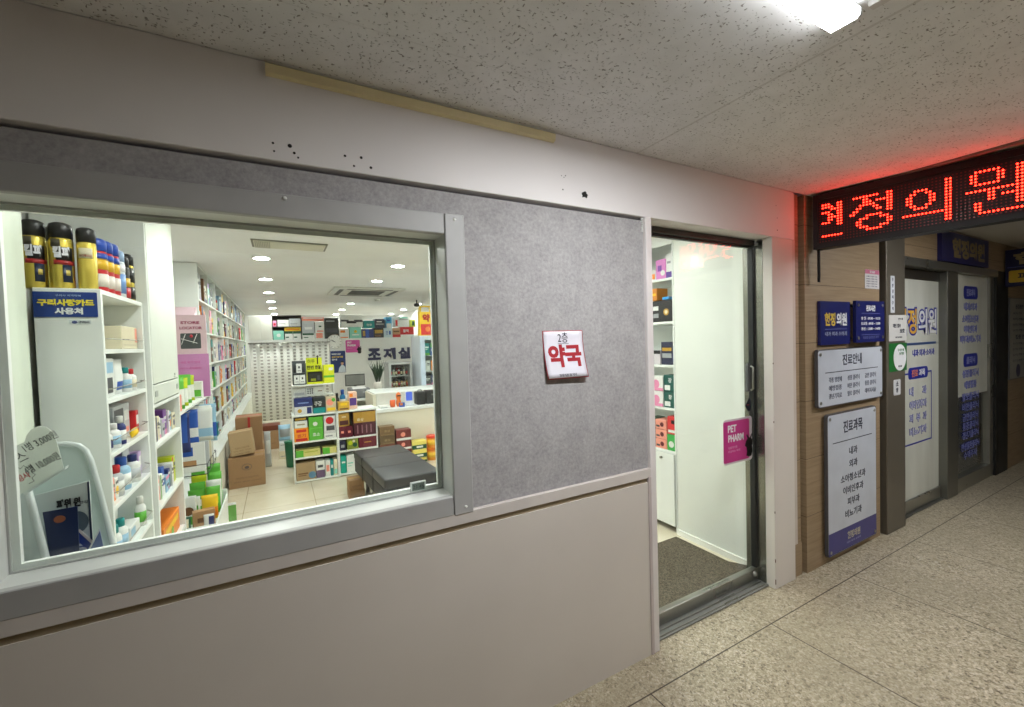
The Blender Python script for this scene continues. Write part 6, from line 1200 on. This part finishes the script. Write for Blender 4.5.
p2('dark navy carton on the second board of the second stand', (0.575, 0.64, 0.2955, 0.405), (40, 42, 66), (('r', 'grey', 0.2, 0.8, 0.3, 0.6),)); p2('olive green patterned carton on the second board of the second stand', (0.655, 0.778, 0.2955, 0.42), (128, 140, 60), (('c', 'lime', 0.3, 0.6, 0.2), ('c', 'dark green', 0.7, 0.4, 0.2), ('c', 'cream', 0.6, 0.75, 0.12)))
p2('wide maroon carton on the second board of the second stand', (0.786, 0.985, 0.2955, 0.42), (104, 28, 44), (('r', 'gold', 0.3, 0.7, 0.45, 0.55),))
p2('maroon carton, first on the third board of the second stand', (0.575, 0.647, 0.4405, 0.57), (96, 26, 44), (('r', 'salmon', 0.3, 0.7, 0.4, 0.6),)); p2('maroon carton, second on the third board of the second stand', (0.65, 0.722, 0.4405, 0.567), (96, 26, 44), (('r', 'salmon', 0.3, 0.7, 0.4, 0.6),))
p2('wide gold and maroon carton on the third board of the second stand', (0.735, 0.985, 0.4405, 0.72), (74, 24, 40), (('r', (176, 136, 54), 0.0, 1.0, 0.55, 1.0), ('t', '홍삼', 'cream', 0.3, 0.68, 0.3, 0.12)) + tuple(('r', (150, 110, 120), 0.15 + 0.2 * i, 0.2 + 0.2 * i, 0.1, 0.45) for i in range(4)))
p2('gold and brown carton over the two maroon ones on the second stand', (0.574, 0.69, 0.573, 0.72), (176, 136, 60), (('r', (80, 40, 40), 0.1, 0.9, 0.1, 0.45), ('r', 'cream', 0.3, 0.7, 0.7, 0.78)))
p2('yellow crested gold carton on top of the second stand', (0.58, 0.70, 0.7525, 0.85), (206, 166, 60), (('r', 'yellow', 0.2, 0.8, 0.6, 0.9), ('r', 'brown', 0.1, 0.9, 0.1, 0.3)), y=3.83)
bottle('blue bottle with a white band on top of the second stand', 0.652, 4.02, 0.7525, 0.032, 0.225, (40, 130, 190), 'royal blue', 'white', gp2); bottle('short black bottle beside the blue bottle on the second stand', 0.59, 4.02, 0.7525, 0.024, 0.19, 'black', 'black', 'dark grey', gp2)
p2('pink and purple tall carton on top of the second stand', (0.705, 0.798, 0.7525, 0.95), (230, 190, 170), (('r', (90, 60, 140), 0.1, 0.9, 0.2, 0.65), ('r', 'orange', 0.1, 0.5, 0.72, 0.92)), y=3.9)
# ------------------------------------------------------------------ folded massage bench and the boxes beside it
t = thing('massage_bench', 'dark grey padded folding bench with two black straps on the pharmacy floor', 'bench', (0.9, 2.62, 0.0)); VIN = P((56, 57, 60), 0.42, var=0.06)
def skew(g):
    for v in g.bm.verts: v.co.x += (v.co.y - 2.05) * -0.055
g = G(); g.box(0.70, 1.175, 2.03, 3.20, 0.335, 0.42, VIN, 0.016, 3); skew(g); g.build('pad', t)
g = G(); g.box(0.705, 1.17, 2.035, 3.19, 0.205, 0.3345, P((44, 45, 47), 0.5), 0.01, 2); skew(g); g.build('lower_pad', t)
for y in (2.42, 2.82): g = G(); g.box(0.698, 1.177, y, y + 0.013, 0.33, 0.4212, BLK, 0.001); g.box(0.697, 0.70, y, y + 0.013, 0.2, 0.42, BLK); skew(g); g.build('strap', t)
for x in (0.80, 1.07):
    for y in (2.12, 3.08): g = G(); g.box(x - 0.015, x + 0.015, y - 0.015, y + 0.015, 0.0, 0.2045, BLACKM, 0.002); skew(g); g.build('leg', t)
gp = 'small kraft boxes stacked beside the massage bench'
kbox('lower small kraft box beside the massage bench', 0.548, 0.69, 2.92, 3.1, 0.0, 0.098, KR, 0, 0, None, 1, True, gp); kbox('upper small kraft box beside the massage bench', 0.55, 0.685, 2.93, 3.1, 0.1, 0.192, KR, 0.02, 0, None, 1, True, gp)
# ------------------------------------------------------------------ what the glass door shows: mat, white panel, side shelving
t = slab('wall_panel', 2.60, 2.979, 0.182, 0.785, 0.0, 2.329, SHINYPANEL); slab('baseboard_panel', 2.588, 2.5999, 0.185, 0.785, 0.0, 0.04, P((236, 238, 232), 0.4))
g = G(); V = {}; nx, ny = 30, 16
for i in range(nx + 1):
    for j in range(ny + 1):
        x = 1.30 + (2.535 - 1.30) * i / nx; y = 0.186 + (0.75 - 0.186) * j / ny; lift = 0.012
        if x > 2.42 and y < 0.33: lift += 0.035 * ((x - 2.42) / 0.115) ** 2 * (1 - (y - 0.186) / 0.144)
        V[i, j, 1] = g.bm.verts.new((x, y, lift)); V[i, j, 0] = g.bm.verts.new((x, y, lift - 0.010))
for i in range(nx):
    for j in range(ny):
        for k in (0, 1): g.face([V[i, j, k], V[i + 1, j, k], V[i + 1, j + 1, k], V[i, j + 1, k]], CARPET, True)
for i in range(nx):
    for j in (0, ny): g.face([V[i, j, 0], V[i + 1, j, 0], V[i + 1, j, 1], V[i, j, 1]], CARPET)
for j in range(ny):
    for i in (0, nx): g.face([V[i, j, 0], V[i, j + 1, 0], V[i, j + 1, 1], V[i, j, 1]], CARPET)
g.build('door_mat', label='dark brown carpet mat with a curled corner inside the glass door', cat='mat')
def side_shelving():
    x0, x1, y0, y1, zt = 2.60, 2.975, 0.79, 3.75, 2.326; t = thing('side_shelving', 'white side shelving with product packs behind the white panel, seen through the glass door', 'shelf', (2.8, 2.2, 0.0)); LVs = (0.62, 0.95, 1.28, 1.61, 1.94)
    ys = [0.79 + k * 0.74 for k in range(5)]
    for y in ys: bar('end_panel', x0, x1, y, y + 0.012, 0.0, zt, SHELFM, t, 0.001)
    bar('back_panel', x1 - 0.01, x1, y0 + 0.012, y1, 0.0, zt, SHELFM, t, 0); bar('top_fascia', x0, x0 + 0.02, y0 + 0.012, y1, 2.19, zt, SHELFM, t, 0)
    for k in range(4):
        for z in LVs: bar('shelf_board', x0, x1 - 0.01, ys[k] + 0.012, ys[k + 1], z - 0.018, z, SHELFM, t, 0.001)
        dr = bar('door', x0 - 0.012, x0 - 0.001, ys[k] + 0.014, ys[k + 1] - 0.002, 0.05, 0.60, SHELFM, t, 0.001); g = G(); g.cyl((x0 - 0.03, ys[k] + 0.13, 0.56), (x0 - 0.012, ys[k] + 0.13, 0.56), 0.009, STEEL, 12); g.build('knob', dr)
side_shelving()
gp = 'packs in the side shelving behind the glass door'
def sp(label, ya, yb, z0, z1, c, art=(), x=2.61, d=0.12): return carton(label, x, x + d, ya, yb, z0, z1, c, art, 'W', gp)
sp('white and purple carton on the topmost shelf behind the door glass', 0.806, 0.862, 1.9405, 2.118, 'white', (('r', (90, 60, 140), 0.0, 1.0, 0.0, 0.25), ('r', 'grey', 0.2, 0.8, 0.6, 0.7))); sp('lilac pink carton on the topmost shelf behind the door glass', 0.866, 0.962, 1.9405, 2.09, (214, 130, 196), (('r', 'purple', 0.2, 0.6, 0.4, 0.7), ('c', 'white', 0.7, 0.3, 0.14))); sp('small orange and white carton on the topmost shelf behind the door glass', 0.968, 1.02, 1.9405, 2.02, 'white', (('r', 'orange', 0.1, 0.9, 0.1, 0.6),))
sp('black carton with a gold round mark on the second shelf behind the door glass', 0.815, 1.03, 1.6105, 1.775, (36, 36, 38), (('c', 'gold', 0.75, 0.45, 0.16), ('c', 'cream', 0.75, 0.45, 0.09), ('r', 'white', 0.1, 0.4, 0.55, 0.75), ('r', 'grey', 0.1, 0.4, 0.2, 0.4))); sp('small orange carton on top of the black carton behind the door glass', 0.955, 1.02, 1.778, 1.875, (206, 130, 40), (('r', 'yellow', 0.2, 0.8, 0.4, 0.6),)); sp('small blue tag on top of the black carton behind the door glass', 0.84, 0.905, 1.778, 1.80, (50, 140, 200), ())
sp('navy carton with pale lines on the third shelf behind the door glass', 0.815, 0.925, 1.2805, 1.455, (40, 44, 70), (('r', 'gold', 0.1, 0.9, 0.6, 0.75), ('r', 'grey', 0.1, 0.9, 0.3, 0.5))); sp('white and black jar carton on the third shelf behind the door glass', 0.935, 1.01, 1.2805, 1.39, (206, 200, 206), (('r', 'black', 0.0, 1.0, 0.75, 1.0),)); sp('slim white and blue carton on the third shelf behind the door glass', 0.803, 0.813, 1.2805, 1.50, 'white', (('r', 'royal blue', 0.0, 1.0, 0.1, 0.4),))
for k, (z0, z1) in enumerate(((0.9505, 1.07), (1.0725, 1.19))): sp('pink and white carton, %s of two on the fourth shelf behind the door glass' % ('lower', 'upper')[k], 0.915, 1.03, z0, z1, 'white', (('c', 'pink', 0.4, 0.45, 0.3), ('r', 'pink', 0.0, 1.0, 0.0, 0.2))); sp('dark green and white carton, %s of two on the fourth shelf behind the door glass' % ('lower', 'upper')[k], 0.803, 0.908, z0, z1 + 0.01 * k, (24, 84, 76), (('r', 'white', 0.1, 0.6, 0.1, 0.4), ('t', '장', 'white', 0.6, 0.7, 0.3, 0.3)))
for k in range(3): sp('salmon carton, %s from the bottom of its stack behind the door glass' % ORD[k], 0.888, 1.0, 0.6205 + k * 0.076, 0.6935 + k * 0.076, (240, 160, 140), (('c', 'maroon', 0.6, 0.5, 0.25), ('r', 'dark grey', 0.1, 0.4, 0.2, 0.4)))
sp('bright green carton on the lowest shelf behind the door glass', 0.803, 0.884, 0.6205, 0.745, (60, 170, 80), (('c', 'white', 0.5, 0.4, 0.2),)); sp('red carton on top of the green one behind the door glass', 0.803, 0.878, 0.7475, 0.885, (214, 60, 60), (('r', 'white', 0.1, 0.9, 0.1, 0.25), ('r', 'black', 0.5, 0.9, 0.6, 0.8)))
sp('dark green carton at the far side of the salmon stack behind the door glass', 1.005, 1.08, 0.6205, 0.85, 'dark green', ())
# ------------------------------------------------------------------ world, render look
w = bpy.data.worlds.new('world'); w.use_nodes = True; w.node_tree.nodes['Background'].inputs[0].default_value = (0.6, 0.65, 0.7, 1); w.node_tree.nodes['Background'].inputs[1].default_value = 0.02; SC.world = w
SC.view_settings.view_transform = 'Standard'; SC.view_settings.look = 'None'; SC.view_settings.exposure = 0.0; SC.view_settings.gamma = 1.0; SC.view_settings.use_curve_mapping = False
cy = SC.cycles; cy.use_denoising = True; cy.sample_clamp_indirect = 6.0; cy.max_bounces = 10; cy.diffuse_bounces = 5; cy.glossy_bounces = 4; cy.transparent_max_bounces = 16; cy.caustics_reflective = False; cy.caustics_refractive = False; cy.use_light_tree = True
